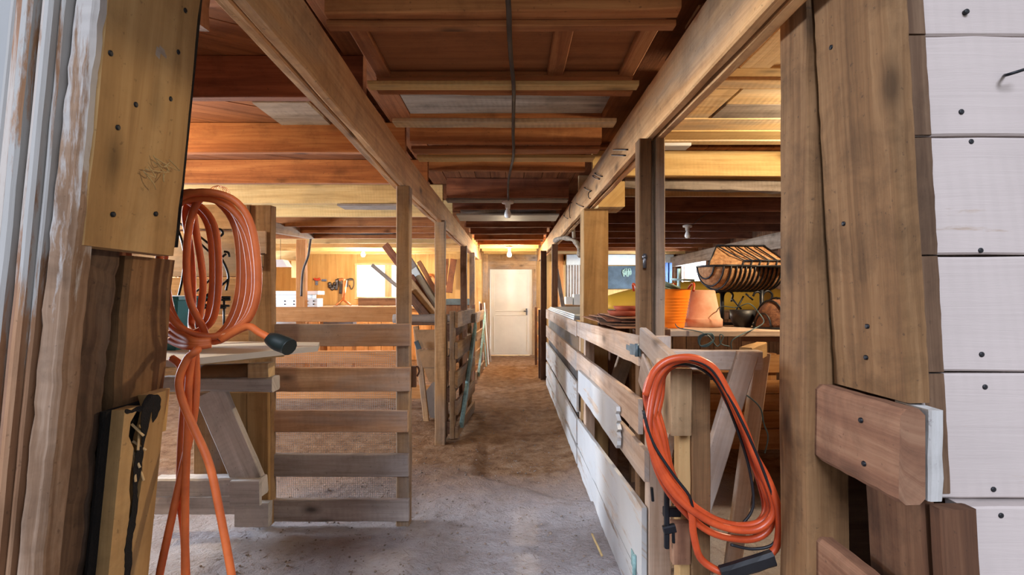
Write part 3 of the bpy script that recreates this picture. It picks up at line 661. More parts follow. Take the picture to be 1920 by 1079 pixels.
# ================================================================== LEFT PEN FRONT
def pbar(px0, py0, px1, py1, Y0, Y1, w, t, wv=(0, 0, 1), n=6, jit=.004, **k):
    bb = BM(); return bar(bb, P(px0, py0, Y0), P(px1, py1, Y1), wv, w, t, n, jit=jit, **k)
def pbox(px0, px1, py0, py1, Y, t=.04, **k):
    """board facing the camera, front face at distance Y"""
    bb = BM(); k.setdefault('n', 8); k.setdefault('jit', .004)
    return box(bb, X(px0, Y), X(px1, Y), Y, Y+t, Z(py1, Y), Z(py0, Y), **k)
sf = thing('slatted_fence', 'slatted pen panel with wire mesh, five boards on a full height stud', 'fence', (-1.05, 3.12, 0))
for (a, c, r_) in ((608, 650, 768), (690, 735, 768), (771, 811, 764), (853, 895, 765), (938, 979, 766)):
    obj('slat', pbox(510, r_, a, c, 3.08, .035, n=14, jit=.005), 'slat' if a < 800 else 'slatgrey', sf)
b = BM(); box(b, X(743, 3.12), X(767, 3.12), 3.117, 3.21, -.02, zprof(3.15, LS)-.002, n=16, jit=.006); obj('stud', b, 'post', sf)
b = BM(); grid_wires(b, P(510, 978, 3.116), (X(742, 3.12)-X(510, 3.12), 0, 0), (0, 0, 1.03), 58, 76, .0009); obj('wire_mesh', b, 'meshwire', sf)
b = BM(); tube(b, crom([P(777, 690, 3.2), P(783, 688, 3.2), P(786, 697, 3.2), P(782, 706, 3.2)], 4), .006, 6); bar(b, P(776, 687, 3.2), P(776, 726, 3.2), (1, 0, 0), .03, .03); obj('latch', b, 'darkpost', sf)

pw = thing('plank_partition', 'tall plank partition with wide boards and an end post, left bay', 'partition', (-1.75, 3.08, 0))
for (a, c, r_) in ((386, 432, 462), (434, 520, 466), (521, 590, 466), (592, 660, 466), (661, 740, 466)):
    obj('board', pbox(290, r_, a, c, 3.07, .03, n=6), 'post', pw)
obj('board', pbox(372, 470, 384, 430, 3.05, .02, n=4), 'post', pw)
obj('end_post', pbox(465, 508, 385, 986, 3.04, .07, n=20, jit=.008), 'post', pw)
obj('patch', pbox(440, 497, 433, 476, 3.02, .018, n=3), 'fence', pw)
obj('patch', pbox(455, 492, 478, 500, 3.02, .018, n=3), 'post', pw)
obj('batten', pbox(462, 469, 385, 432, 3.03, .02, n=3), 'bare', pw)

pg = thing('braced_gate', 'grey low gate with a diagonal brace, standing before the partition', 'gate', (-1.7, 2.9, 0))
obj('backing_board', pbox(362, 424, 737, 900, 2.98, .025), 'post', pg)
obj('backing_board', pbox(425, 462, 737, 905, 2.985, .025), 'tan', pg)
obj('backing_board', pbox(463, 503, 737, 985, 2.98, .03), 'tan', pg)
obj('top_rail', pbox(296, 510, 708, 736, 2.84, .10, n=12, jit=.008, ch=.012), 'palegrey', pg)
b = BM(); bar(b, P(396, 735, 2.90), P(468, 903, 2.90), (1, 0, 0), .17, .045, 10, jit=.006); obj('brace', b, 'palegrey', pg)
obj('bottom_rail', pbox(285, 488, 899, 934, 2.86, .09, n=12, jit=.008, ch=.01), 'palegrey', pg)
obj('sill_board', pbox(285, 446, 932, 966, 2.95, .05, n=10, jit=.008), 'palegrey', pg)
obj('foot_block', pbox(430, 486, 903, 950, 2.83, .03, n=4, jit=.006), 'palegrey', pg)
obj('foot', pbox(440, 503, 944, 990, 2.93, .05, n=4, jit=.008), 'palegrey', pg)
# bench boards and log lying on that gate
def slab(pts, z0, z1, mi=0):
    bb = BM(); lo = [bb.verts.new((x, y, z0)) for x, y in pts]; hi = [bb.verts.new((x, y, z1)) for x, y in pts]; n = len(pts); u0 = R.random()*50
    uvm = lambda v: (u0+v.co.x, u0+v.co.y)
    face(bb, lo[::-1], [uvm(v) for v in lo[::-1]]); face(bb, hi, [uvm(v) for v in hi])
    for i in range(n):
        q = [lo[i], lo[(i+1) % n], hi[(i+1) % n], hi[i]]; face(bb, q, [(u0+v.co.x+v.co.y*.2, u0+v.co.z) for v in q])
    return bb
single('bench_board', slab([(-1.027, 2.73), (-1.10, 2.95), (-1.35, 2.99), (-2.1, 2.99), (-2.1, 2.2), (-1.40, 2.14)], 1.098, 1.126), 'whitefence', 'splashed whitish board with a pointed end, lying under the hanging cord', 'board')
single('bench_board', slab([(-1.22, 2.76), (-1.30, 2.96), (-2.1, 2.97), (-2.1, 2.35), (-1.55, 2.32)], 1.066, 1.094), 'pale', 'pale plank lying just beneath the splashed whitish board', 'board')
b = BM(); tube(b, line(P(370, 697, 2.86), P(470, 695, 2.86), 6), .040, 10)
sl = thing('split_log', 'short split log with a pale cut end lying on the grey rail', 'log', P(440, 708, 2.86))
obj('log', b, 'brownpost', sl)
b = BM(); bar(b, P(471, 694, 2.86), P(509, 693, 2.86), (0, 0, 1), .078, .08, 3, jit=.004); obj('cut_end', b, 'pale', sl)

# teal tub, orange sheet and iron basket on the bench
tb = thing('teal_tub', 'teal plastic tub behind the hanging cord on the bench', 'tub', P(330, 608, 2.55))
b = BM(); zt0 = 1.128
ring = lambda hw, hd, z: [V((X(318, 2.6)+sx*hw, 2.6+sy*hd, z)) for sx, sy in ((-1, -1), (1, -1), (1, 1), (-1, 1))]
loft(b, [ring(.09, .09, zt0), ring(.118, .115, 1.37), ring(.125, .122, 1.375), ring(.125, .122, 1.39), ring(.112, .11, 1.39), ring(.088, .088, 1.15)], smooth=False); obj('tub', b, 'teal', tb)
b = BM(); bar(b, P(372, 640, 2.82), P(378, 552, 2.92), (1, 0, 0), .10, .008, 3)
single('orange_sheet', b, 'orangeplastic', 'orange plastic sheet propped behind the teal tub', 'sheet')
ib = thing('wire_planter', 'black scrolled wire planter seen through the hanging cord', 'planter', P(375, 600, 2.75))
cv = [[(330, 414), (350, 428), (385, 452), (412, 480), (428, 515), (424, 545)], [(331, 424), (341, 452), (346, 486), (341, 528), (334, 558)], [(356, 402), (364, 392), (378, 394), (383, 404), (378, 408)], [(356, 402), (352, 420), (372, 452), (396, 476)],
      [(398, 436), (412, 430), (418, 438), (411, 444), (408, 438)], [(428, 524), (412, 538), (392, 551), (376, 560)], [(424, 476), (410, 490), (404, 512), (388, 530), (366, 548), (346, 560)], [(352, 470), (358, 500), (366, 520), (360, 545)], [(420, 472), (428, 474), (430, 482)]]
b = BM()
for c_ in cv: tube(b, crom([P(x, y, 2.72+.0006*abs(x-380)) for x, y in c_], 6), .0062, 6)
obj('scrolls', b, 'iron', ib)
b = BM()
for (x0, y0_, x1, y1_) in ((324, 556, 432, 558), (324, 566, 432, 562), (330, 570, 430, 574), (344, 578, 424, 577), (380, 558, 418, 575), (412, 558, 384, 574)): tube(b, [P(x0, y0_, 2.70), P(x1, y1_, 2.74)], .0065, 6)
for x0 in (336, 420): tube(b, [P(x0, 556, 2.74), P(x0, 640, 2.74)], .006, 6)
obj('frame', b, 'iron', ib)
b = BM()
for k in range(9):
    a0 = math.pi*k/9; tube(b, [P(412, 362, 3.9)+V((math.cos(a)*.07*math.cos(a0), math.cos(a)*.07*math.sin(a0), .055*math.sin(a))) for a in [2*math.pi*i/14 for i in range(14)]], .0018, 4, True)
single('wire_coil', b, 'copper', 'small coppery wire ball perched above the plank partition', 'wire')

# ================================================================== LEFT BAY BEHIND
b = BM(); box(b, -4.6, X(752, 8.2), 8.18, 8.24, Z(604, 8.2), Z(576, 8.2), n=14, jit=.006)
rf_ = thing('rear_pen_rail', 'orange brown pen rail crossing in front of the workbench', 'rail', (-2.9, 8.2, 0))
obj('rail', b, 'orange', rf_)
for x0 in (-1.85, ): b = BM(); box(b, x0, x0+.09, 8.25, 8.34, -.02, 1.2); obj('support', b, 'orange', rf_)
b = BM(); box(b, -4.6, -1.7, 8.18, 8.24, .3, .5, n=10, jit=.006); obj('rail', b, 'orange', rf_)
post('tan post with a cable on it, in the left bay behind the slats', 555, 572, 8.25, 2.29, -.03, 'orange', .1, 'bay_post', grp=None)
single('timber', pbar(498, 424, 584, 441, 6.1, 8.1, .13, .08), 'post', 'pale slanting timber running to the top of the tan bay post', 'timber')
b = BM(); tube(b, crom([P(742, 437, 8.05), P(690, 439, 8.05), P(620, 437, 8.05), P(588, 438, 8.05), P(582, 452, 8.05), P(578, 480, 8.1), P(569, 505, 8.15), P(566, 530, 8.15), P(565, 556, 8.15)], 5), .018, 6)
single('wall_cable', b, 'cable', 'grey cable running along a joist and down the tan bay post', 'cable')
b = BM(); box(b, -4.9, X(555, 9), 9.0, 9.06, Z(489, 9), Z(470, 9)); single('header_board', b, 'yellow', 'yellow header board left of the tan bay post', 'board')
b = BM(); box(b, X(543, 9), X(555, 9), 9.07, 9.12, Z(521, 9), Z(489, 9)); single('board_offcut', b, 'yellow', 'short yellow board hanging beside the tan bay post', 'board')
lp = thing('strip_lamp', 'white lamp shade hanging at the left edge behind the partition', 'lamp', P(520, 500, 8.8))
b = BM(); r0 = [P(490, 487, 8.7), P(530, 487, 8.7), P(538, 500, 8.6), P(490, 500, 8.6)]; loft(b, [r0, [p+V((0, .22, 0)) for p in r0]], smooth=False); obj('shade', b, 'whiteenamel', lp)
b = BM(); tube(b, [P(500, 488, 8.8), P(500, 487, 8.8)+V((0, 0, .35))], .004, 5); tube(b, [P(526, 488, 8.8), P(526, 487, 8.8)+V((0, 0, .35))], .004, 5); obj('chain', b, 'chain', lp)
# side bench with the white trough sections
sb = thing('side_bench', 'low side bench behind the rail carrying white trough sections', 'bench', (-4.1, 8.9, 0))
b = BM(); box(b, -4.75, -3.22, 8.45, 9.3, 1.15, 1.195); obj('bench_top', b, 'orange', sb)
b = BM(); box(b, -4.75, -3.40, 8.5, 9.25, .68, .72); obj('lower_shelf', b, 'orange', sb)
for x0 in (-4.7, -3.42):
    for y0 in (8.5, 9.2): b = BM(); box(b, x0, x0+.07, y0, y0+.07, -.02, 1.15); obj('leg', b, 'orange', sb)
w1 = thing('white_trough', 'white perforated trough section, lowest of the white stack', 'trough', (-3.85, 8.6, 1.195))
b = BM(); box(b, -4.5, X(595, 8.5), 8.5, 8.75, 1.196, Z(560, 8.5), n=4); obj('body', b, 'whiteplastic', w1)
b = BM()
for px in (515, 534, 551, 575, 588):
    for py in (565, 571): lathe(b, P(px, py, 8.497), [(.012, -.002), (.012, .003)], 8, 0, (0, -1, 0))
obj('holes', b, 'black', w1)
w2 = single('white_trough', (lambda bb: box(bb, -4.5, X(588, 8.6), 8.56, 8.72, Z(560, 8.5)+.002, Z(553, 8.5), n=3))(BM()), 'whiteplastic', 'narrow white block in the middle of the white stack', 'trough')
w3_ = single('white_trough', (lambda bb: box(bb, -4.5, X(596, 8.5), 8.5, 8.8, Z(553, 8.5)+.002, Z(546, 8.5), n=3))(BM()), 'whiteenamel', 'flat white slab on top of the white stack', 'trough')
b = BM(); lathe(b, (-4.0, 8.75, .722), [(.30, 0), (.42, .06), (.44, .16), (.38, .26), (.22, .33), (.05, .35)], 20, sx=1.3, sy=.5)
single('white_sack', b, 'whiteplastic', 'rounded white sack on the lower shelf under the white stack', 'sack')
# workbench under the window
wb = thing('workbench', 'long orange boarded workbench below the back window', 'bench', (-3.4, 11.3, 0))
b = BM(); box(b, -5.2, -1.4, 10.9, 11.75, 1.10, 1.16, n=8); obj('bench_top', b, 'post', wb)
for i in range(14): b = BM(); box(b, -5.2+i*.27, -5.2+i*.27+.262, 10.98, 11.0, 0, 1.10, ch=.003); obj('front_board', b, 'orange', wb)
b = BM(); box(b, X(672, 11.3), X(742, 11.3), 11.28, 11.5, 1.162, Z(559, 11.3), n=3); single('dark_box', b, 'darkpost', 'long dark box on the workbench under the window', 'box')
b = BM(); box(b, X(606, 8.9), X(662, 8.9), 8.9, 9.1, Z(640, 8.9), Z(591, 8.9), n=2, ch=.03)
bb_ = thing('plastic_crate', 'blue grey plastic crate showing below the orange rail', 'crate', (-3.0, 9, .6)); obj('crate', b, 'bluebox', bb_)
b = BM(); box(b, X(600, 8.9), X(668, 8.9), 8.85, 9.2, Z(640, 8.9)-.05, Z(640, 8.9)); 
for x0 in (-3.25, -2.75): box(b, x0, x0+.05, 8.9, 8.95, 0, Z(640, 8.9)-.05)
single('crate_stand', b, 'orange', 'plain wooden stand under the blue grey crate', 'stand')
# tools on the wall
def tool(name, label, fn, mat='chain', cat='tool'):
    bb = BM(); fn(bb); return single(name, bb, mat, label, cat, 'tools hung on the back wall')
yt = YB-.03
t1 = thing('pliers', 'red handled pliers hanging leftmost on the back wall', 'tool', P(595, 535, yt), 'tools hung on the back wall')
b = BM(); tube(b, crom([P(589, 523, yt), P(594, 525, yt), P(600, 523, yt)], 4), .03, 6); obj('grip', b, 'red', t1)
b = BM(); box(b, X(591, yt), X(596, yt), yt, yt+.02, Z(535, yt), Z(526, yt)); obj('jaw', b, 'steel', t1)
tool('small_bracket', 'small metal bracket beside the red pliers', lambda bb: box(bb, X(603, yt), X(612, yt), yt, yt+.02, Z(528, yt), Z(524, yt)), 'steel')
tool('pulley', 'bunch of shiny metal fittings left of the hanging chain', lambda bb: [lathe(bb, P(622+4*math.cos(k*1.3), 537+5*math.sin(k*2.1), yt), [(.02, -.01), (.05, 0), (.02, .02)], 8, 0, (math.sin(k), -1, .3)) for k in range(6)], 'steel')
tool('steel_hooks', 'row of dull hooks left beside the hanging chain', lambda bb: [tube(bb, crom([P(630+k, 524, yt), P(631+k, 534, yt), P(629+k, 544, yt)], 3), .018, 5) for k in range(0, 4, 2)], 'steel')
tool('chain', 'grey chain looped on the wall left of the orange stand', lambda bb: [tube(bb, crom([P(632+k*.8, 524, yt), P(636+k, 526, yt), P(638+k, 538, yt), P(637+k, 551, yt)], 4), .022, 6) for k in range(5)])
tool('wire_loop', 'thin wire loop hanging right of the orange stand', lambda bb: tube(bb, crom([P(652, 526, yt), P(655, 523, yt), P(662, 524, yt), P(663, 535, yt), P(659, 543, yt), P(655, 535, yt)], 4), .012, 5), 'chain')
tool('hinge_strap', 'dark hinge hanging beside the window frame', lambda bb: (box(bb, X(650, yt), X(662, yt), yt, yt+.02, Z(526, yt), Z(523, yt)), box(bb, X(649, yt), X(653, yt), yt-.01, yt+.01, Z(538, yt), Z(524, yt))), 'chain')
os_ = thing('pipe_stand', 'orange forked pipe stand on the workbench before the wall', 'stand', P(645, 573, 11.4))
b = BM(); tube(b, crom([P(636, 526, 11.4), P(642, 524, 11.4), P(645, 530, 11.4), P(643, 563, 11.4)], 5), .03, 8); tube(b, [P(648, 526, 11.4), P(644, 563, 11.4)], .03, 8); obj('stem', b, 'copper', os_)
for px in (630, 658): b = BM(); tube(b, [P(643, 562, 11.4), P(px, 573, 11.3)], .024, 8); obj('foot', b, 'copper', os_)
b = BM()
for k in range(5): tube(b, [P(807, 527, YB-.04-k*.01)+V((math.cos(a)*(.13-.008*k), 0, math.sin(a)*(.16-.01*k))) for a in [2*math.pi*i/20 for i in range(20)]], .012, 5, True)
single('wire_hank', b, 'copper', 'hank of brown cord hanging on the back wall behind the lumber', 'cord')
b = BM(); bar(b, P(851, 486, 11.5), P(842, 549, 11.4), (1, 0, 0), .14, .04, 8, jit=.02); bar(b, P(838, 486, 11.55), P(834, 535, 11.5), (1, 0, 0), .08, .03, 8, jit=.02); 
single('bark_slab', b, 'leather', 'brown ragged slab of wood hanging on the yellow back wall', 'slab')
b = BM(); box(b, X(835, 10.6), X(885, 10.6), 10.6, 11.3, Z(572, 10.6), Z(561, 10.6)); single('blue_sheet', b, 'slate', 'dark blue grey sheet lying flat behind the dark aisle post', 'sheet')
b = BM(); box(b, X(835, 10.6), X(890, 10.6), 10.62, 11.28, .0, Z(572, 10.6)-.002); single('storage_box', b, 'darkpost', 'dark wooden chest under the blue grey sheet', 'chest')

# leaning lumber
LUM = [(722, 460, 822, 592, 6.9, 6.5, .10, .03, 'joist_red', 'reddish board at the top of the leaning lumber, reaching past the tall post'),
       (698, 498, 772, 560, 7.0, 6.6, .05, .03, 'greywood', 'thin grey stick crossing the window, leaning with the lumber'),
       (765, 488, 822, 580, 6.8, 6.45, .12, .03, 'greywood', 'grey board leaning second from the top of the lumber'),
       (776, 505, 826, 590, 6.7, 6.4, .09, .03, 'palestack', 'whitish board in the middle of the leaning lumber'),
       (772, 518, 818, 592, 6.6, 6.35, .06, .04, 'joist_red', 'narrow red brown board under the whitish one in the leaning lumber'),
       (766, 530, 812, 592, 6.5, 6.3, .14, .03, 'post', 'wide pale board low in the leaning lumber'),
       (762, 548, 800, 594, 6.4, 6.25, .10, .03, 'darkpost', 'dark board at the bottom of the leaning lumber'),
       (786, 492, 824, 560, 7.2, 6.6, .06, .04, 'joist', 'brown short board standing behind the leaning lumber')]
for (x0, y0, x1, y1, Y0, Y1, w, t, m, lb_) in LUM:
    b = BM(); bar(b, P(x0, y0, Y0), P(x1, y1, Y1), (1, 0, .7), w, t, 6, jit=.006); single('lumber_board', b, m, lb_, 'board', 'lumber leaning by the tall post')
b = BM(); tube(b, line(V((-1.35, 5.9, Z(598, 5.9))), V((-.40, 5.9, Z(597, 5.9))), 10), .05, 10, rf=lambda t: 1+.1*math.sin(t*15))
single('log_rail', b, 'greywood', 'grey round log laid across the feeder behind the slim post', 'log')
hp = thing('hay_feeder', 'tapered wooden feeder of three boards behind the aisle post', 'feeder', (-.8, 5.6, .4))
for (x0, x1, a, c) in ((777, 846, 619, 654), (784, 842, 655, 690), (795, 838, 691, 717)):
    b = BM(); Y = 5.6; u = R.random()*9
    pts = [P(x0, a, Y), P(x1, a, Y), P(x1-3, c, Y), P(x0+9, c, Y)]; loft(b, [pts, [p+V((0, .04, 0)) for p in pts]], smooth=False); obj('board', b, 'post', hp)
b = BM(); bar(b, P(838, 605, 5.66), P(833, 800, 5.66), (1, 0, 0), .07, .06); bar(b, (X(780, 5.7), 5.7, 1.05), (X(800, 5.7), 5.7, -.02), (1, 0, 0), .06, .05); obj('leg', b, 'post', hp)
b = BM(); box(b, -1.35, -.66, 6.2, 6.62, 1.03, 1.07); box(b, -1.3, -1.24, 6.35, 6.41, -.02, 1.03); box(b, -.74, -.68, 6.35, 6.41, -.02, 1.03); obj('rear_shelf', b, 'darkpost', hp)
b = BM(); bar(b, P(780, 640, 5.55), P(786, 655, 5.55), (1, 0, 0), .05, .01); single('blue_tag', b, 'slate', 'small blue tag hanging on the wooden feeder', 'tag')
b = BM(); pts = [P(788, 748, 5.8), P(812, 716, 5.8), P(824, 722, 5.8), P(824, 787, 5.8), P(808, 783, 5.8)]; loft(b, [pts, [p+V((.05, .35, 0)) for p in pts]], smooth=False)
single('feed_trough', b, 'greywood', 'pale angular wooden trough low behind the square aisle post', 'trough')
b = BM(); box(b, -3.2, -.75, 6.0, 6.05, .18, .34, n=10, jit=.006); single('low_rail', b, 'orange', 'low orange board across the pen floor behind the slats', 'rail')

# open gates along the left side of the aisle
def gate(label, x0, y0, x1, y1, rails, mat, ht, brace=True, t=.03, stile='darkpost', name='pen_gate', bracemat=None, mids=()):
    a, c = V((x0, y0, 0)), V((x1, y1, 0)); d = (c-a).normalized(); n = V((-d.y, d.x, 0)); L = (c-a).length
    g = thing(name, label, 'gate', a)
    for z0, z1 in rails:
        bb = BM(); bar(bb, a+V((0, 0, (z0+z1)/2)), c+V((0, 0, (z0+z1)/2)), (0, 0, 1), z1-z0, t, 10, jit=.005); obj('rail', bb, mat, g)
    for s in (0.045/L, 1-.045/L)+tuple(mids):
        q = a.lerp(c, s)+n*(t+.012); bb = BM(); bar(bb, q+V((0, 0, .01)), q+V((0, 0, ht)), d, .085, .045, 8, jit=.004); obj('stile', bb, stile, g)
    if brace:
        q = n*(-.034); bb = BM(); bar(bb, a+q+d*.1+V((0, 0, .12)), c+q-d*.1+V((0, 0, ht-.2)), (0, 0, 1), .09, .03, 8, jit=.004); obj('brace', bb, bracemat or mat, g)
    return g
gate('open slatted gate with a pale blue brace, by the square aisle post', -.52, 4.92, -.44, 6.15, ((.02, .13), (.24, .38), (.50, .66), (.78, .94), (1.08, 1.23)), 'post', 1.24, True, stile='post', bracemat='bluepaint')
gate('slatted pen gate behind the first open one on the left side', -.60, 4.95, -.58, 6.5, ((.05, .17), (.36, .5), (.66, .8), (.95, 1.12)), 'darkpost', 1.2, False)
gate('far slatted gate on the left before the leaning pale boards', -.545, 8.1, -.50, 9.6, ((.05, .17), (.36, .5), (.66, .8), (.95, 1.12)), 'post', 1.24, True, stile='block', bracemat='bluepaint')
for i, (px0, px1, py0, Y, m, lb_) in enumerate(((899, 903, 566, 9.7, 'palestack', 'pale thin board leaning nearest of those beside the far gate'), (904, 907, 575, 10.0, 'bluepaint', 'bluish painted strip leaning beside the far left gate'), (908, 911, 568, 10.3, 'palestack', 'whitish lath leaning behind the bluish strip'), (912, 915, 580, 10.7, 'greywood', 'grey lath leaning nearest to the cream door'))):
    b = BM(); bar(b, P(px0+8, 553+H*F/Y, Y), P(px0, py0, Y+.05), (0, 1, 0), .1, .02, 4, jit=.004); single('leaning_board', b, m, lb_, 'board', 'boards leaning by the far left gate')

# ================================================================== RIGHT FENCE
XF = .55
def frail(g, y0, y1, za0, za1, zb0, zb1, mat='fence', x=XF, t=.02, nm='rail', n=14, jit=.005):
    """rail along the aisle; za bottom/top at the near end, zb at the far end"""
    bb = BM(); u0, v0 = R.random()*40, R.random()*40; rings = []
    for i in range(n+1):
        s = i/n; y = y0+(y1-y0)*s; a = za0+(zb0-za0)*s; c = za1+(zb1-za1)*s; j = lambda k: jit*noise.noise(V((y*5, u0, k)))
        rings.append([V((x+j(0), y, a+j(1))), V((x+j(0), y, c+j(2))), V((x+t, y, c+j(2))), V((x+t, y, a+j(1)))])
    vr = [[bb.verts.new(p) for p in r] for r in rings]
    for A, B in zip(vr, vr[1:]):
        for k in range(4):
            k2 = (k+1) % 4; face(bb, [A[k], A[k2], B[k2], B[k]], [(u0+q.co.y, v0+q.co.z+q.co.x) for q in (A[k], A[k2], B[k2], B[k])])
    for r in (vr[0][::-1], vr[-1]): face(bb, r, [(u0+q.co.z*.4, v0+q.co.x+q.co.z) for q in r])
    return obj(nm, bb, mat, g)
ga = thing('near_gate', 'long pale board gate along the right of the aisle, nearest the doorway', 'gate', (.6, 3.2, 0), 'pen gates right of the aisle')
frail(ga, 2.20, 4.24, 1.095, 1.222, 1.06, 1.18); frail(ga, 2.20, 4.24, .80, .953, .78, .925)
frail(ga, 2.12, 4.2, .62, .755, .62, .74, x=XF+.005)
frail(ga, 2.14, 4.2, .195, .51, .16, .38, 'whitefence'); frail(ga, 2.2, 4.2, -.01, .188, -.02, .15, 'whitefence')
# broken overlay board
bb = BM(); rg = []; u0 = R.random()*30
for i in range(25):
    s = i/24; y = 2.55+1.45*s; z0, z1 = .635+.005*s, .842-.03*s
    rg.append((y, z0, z1))
cols = [[V((XF-.022+.004*noise.noise(V((y*6, 1, 0))), y+(.05*noise.noise(V((k*2.3, 3, 1)))-.03*(k % 2) if i == 0 else 0), z0+(z1-z0)*k/10)) for k in range(11)] for i, (y, z0, z1) in enumerate(rg)]
vf = [[bb.verts.new(p) for p in c_] for c_ in cols]; vk = [[bb.verts.new(p+V((.02, 0, 0))) for p in c_] for c_ in cols]
def q4(a, c, d, e): face(bb, [a, c, d, e], [(u0+q.co.y, u0+q.co.z+q.co.x) for q in (a, c, d, e)])
for i in range(24):
    for k in range(10): q4(vf[i][k], vf[i][k+1], vf[i+1][k+1], vf[i+1][k]); q4(vk[i][k], vk[i+1][k], vk[i+1][k+1], vk[i][k+1])
    q4(vf[i][0], vf[i+1][0], vk[i+1][0], vk[i][0]); q4(vf[i][10], vk[i][10], vk[i+1][10], vf[i+1][10])
for k in range(10): q4(vf[0][k], vk[0][k], vk[0][k+1], vf[0][k+1]); q4(vf[24][k], vf[24][k+1], vk[24][k+1], vk[24][k])
o = obj('broken_board', bb, 'whitefence', ga); o['label'] = 'whitewashed board with a splintered end'
b = BM(); box(b, XF+.026, XF+.12, 2.13, 2.20, -.02, 1.225, n=12, jit=.005); obj('end_post', b, 'fence', ga)
b = BM(); box(b, XF+.026, XF+.1, 3.94, 4.02, -.02, 1.16, n=10, jit=.005); obj('far_stile', b, 'fence', ga)
b = BM(); bar(b, P(1182, 655, 2.36), P(1201, 658, 2.18), (0, 0, 1), .05, .006); lathe(b, P(1194, 669, 2.2), [(.009, 0), (.009, .055)], 8); bar(b, P(1175, 651, 2.42), P(1184, 655, 2.34), (0, 0, 1), .025, .006); obj('strap_hinge', b, 'bluesteel', ga)
b = BM(); lathe(b, V((XF-.008, 2.24, .17)), [(.009, 0), (.009, .09)], 8); box(b, XF-.004, XF-.0005, 2.24, 2.32, .18, .25); obj('strap_hinge', b, 'bluepaint', ga)
gb = thing('far_gate', 'second pale board gate along the right of the aisle, backed with wire mesh', 'gate', (.6, 6, 0), 'pen gates right of the aisle')
for z0, z1 in ((1.05, 1.175), (.765, .925), (.42, .665), (.16, .36), (-.02, .12)): frail(gb, 4.27, 7.9, z0, z1, z0-.01, z1, 'whitefence' if z0 < .7 else 'fence', n=20)
for y0 in (4.28, 6.1, 7.8): b = BM(); box(b, XF+.035, XF+.10, y0, y0+.08, -.02, 1.17, n=8, jit=.005); obj('stile', b, 'fence', gb)
b = BM(); grid_wires(b, (XF+.0325, 4.36, .36), (0, 3.4, 0), (0, 0, .74), 170, 40, .0011); o = obj('wire_mesh', b, 'meshwire', gb)
gate('slatted gate end beside the dark post, furthest on the right of the aisle', .53, 8.5, .55, 10.2, ((.0, .1), (.2, .34), (.46, .6), (.72, .86), (.98, 1.13)), 'orange', 1.15, False, stile='darkpost')
b = BM(); bar(b, P(1180, 650, 3.3), P(1148, 745, 3.5), (1, 0, 0), .10, .03, 6, jit=.004); single('loose_plank', b, 'post', 'loose plank leaning in the pen behind the near gate rails', 'plank')
# latch, gate post and cord hook at the near right
gp = thing('gate_post', 'short built-up gate post carrying the red orange cord', 'post', (.55, 1.62, 0))
b = BM(); box(b, X(1298, 1.6), X(1333, 1.6), 1.60, 1.67, -.03, Z(702, 1.6), n=14, jit=.004); obj('stud', b, 'brownpost', gp)
b = BM(); box(b, X(1273, 1.62), X(1298, 1.62), 1.62, 1.67, -.03, Z(815, 1.62), n=10, jit=.004); obj('stud', b, 'tan', gp)
b = BM(); box(b, X(1258, 1.58), X(1297, 1.58), 1.575, 1.67, Z(817, 1.58), Z(692, 1.58), n=6, jit=.006); obj('block', b, 'endgrain', gp)
b = BM(); box(b, X(1262, 1.58), X(1297, 1.58), 1.585, 1.62, Z(1062, 1.58), Z(985, 1.58), n=5, jit=.005); obj('block', b, 'block', gp)
b = BM(); box(b, X(1238, 1.62), X(1330, 1.62), 1.62, 1.68, Z(690, 1.62)-.0, Z(676, 1.62), n=4, jit=.004); obj('cap', b, 'fence', gp)
b = BM(); bar(b, P(1206, 634, 2.15), P(1262, 690, 1.72), (0, 0, 1), .09, .03, 6, jit=.004); bar(b, P(1206, 690, 2.12), P(1258, 830, 1.74), (0, 0, 1), .14, .025, 6, jit=.004)
single('gate_brace', b, 'fence', 'sloping boards tying the slim double post to the cord post', 'brace')
lt = thing('gate_latch', 'black iron latch on the gate post below the red orange cord', 'latch', P(1252, 1030, 1.6))
b = BM(); bar(b, P(1250, 905, 1.60), P(1250, 1028, 1.59), (1, 0, 0), .014, .02); bar(b, P(1244, 995, 1.585), P(1266, 990, 1.585), (0, 0, 1), .025, .02); bar(b, P(1262, 990, 1.585), P(1263, 1018, 1.585), (1, 0, 0), .008, .012); bar(b, P(1222, 915, 1.62), P(1224, 940, 1.62), (1, 0, 0), .008, .012)
bar(b, P(1244, 960, 1.615), P(1275, 960, 1.615), (0, 0, 1), .03, .02); obj('bolt', b, 'iron', lt)
sh = thing('sawhorse', 'pale wooden trestle behind the hanging red orange cord', 'trestle', (.75, 2.0, 0))
b = BM(); bar(b, P(1252, 674, 2.0), P(1425, 676, 2.0), (0, 0, 1), .075, .05, 8, jit=.005); obj('crosspiece', b, 'fence', sh)
b = BM(); bar(b, P(1400, 664, 1.97), (P(1343, 838, 1.97)-P(1393, 660, 1.97))*2.1+P(1393, 660, 1.97), (1, 0, 0), .08, .035, 12, jit=.004); obj('leg', b, 'fence', sh)
b = BM(); bar(b, P(1398, 668, 2.06), P(1428, 655, 2.55), (0, 0, 1), .07, .05, 4, jit=.004); obj('crosspiece', b, 'tan', sh)
b = BM(); bar(b, P(1428, 662, 2.6), (X(1372, 2.6), 2.6, .0), (1, 0, 0), .08, .035, 8, jit=.004); obj('leg', b, 'fence', sh)
b = BM(); box(b, X(1330, 2.05), X(1347, 2.05), 2.04, 2.6, Z(872, 2.05), Z(843, 2.05)); obj('stretcher', b, 'fence', sh)
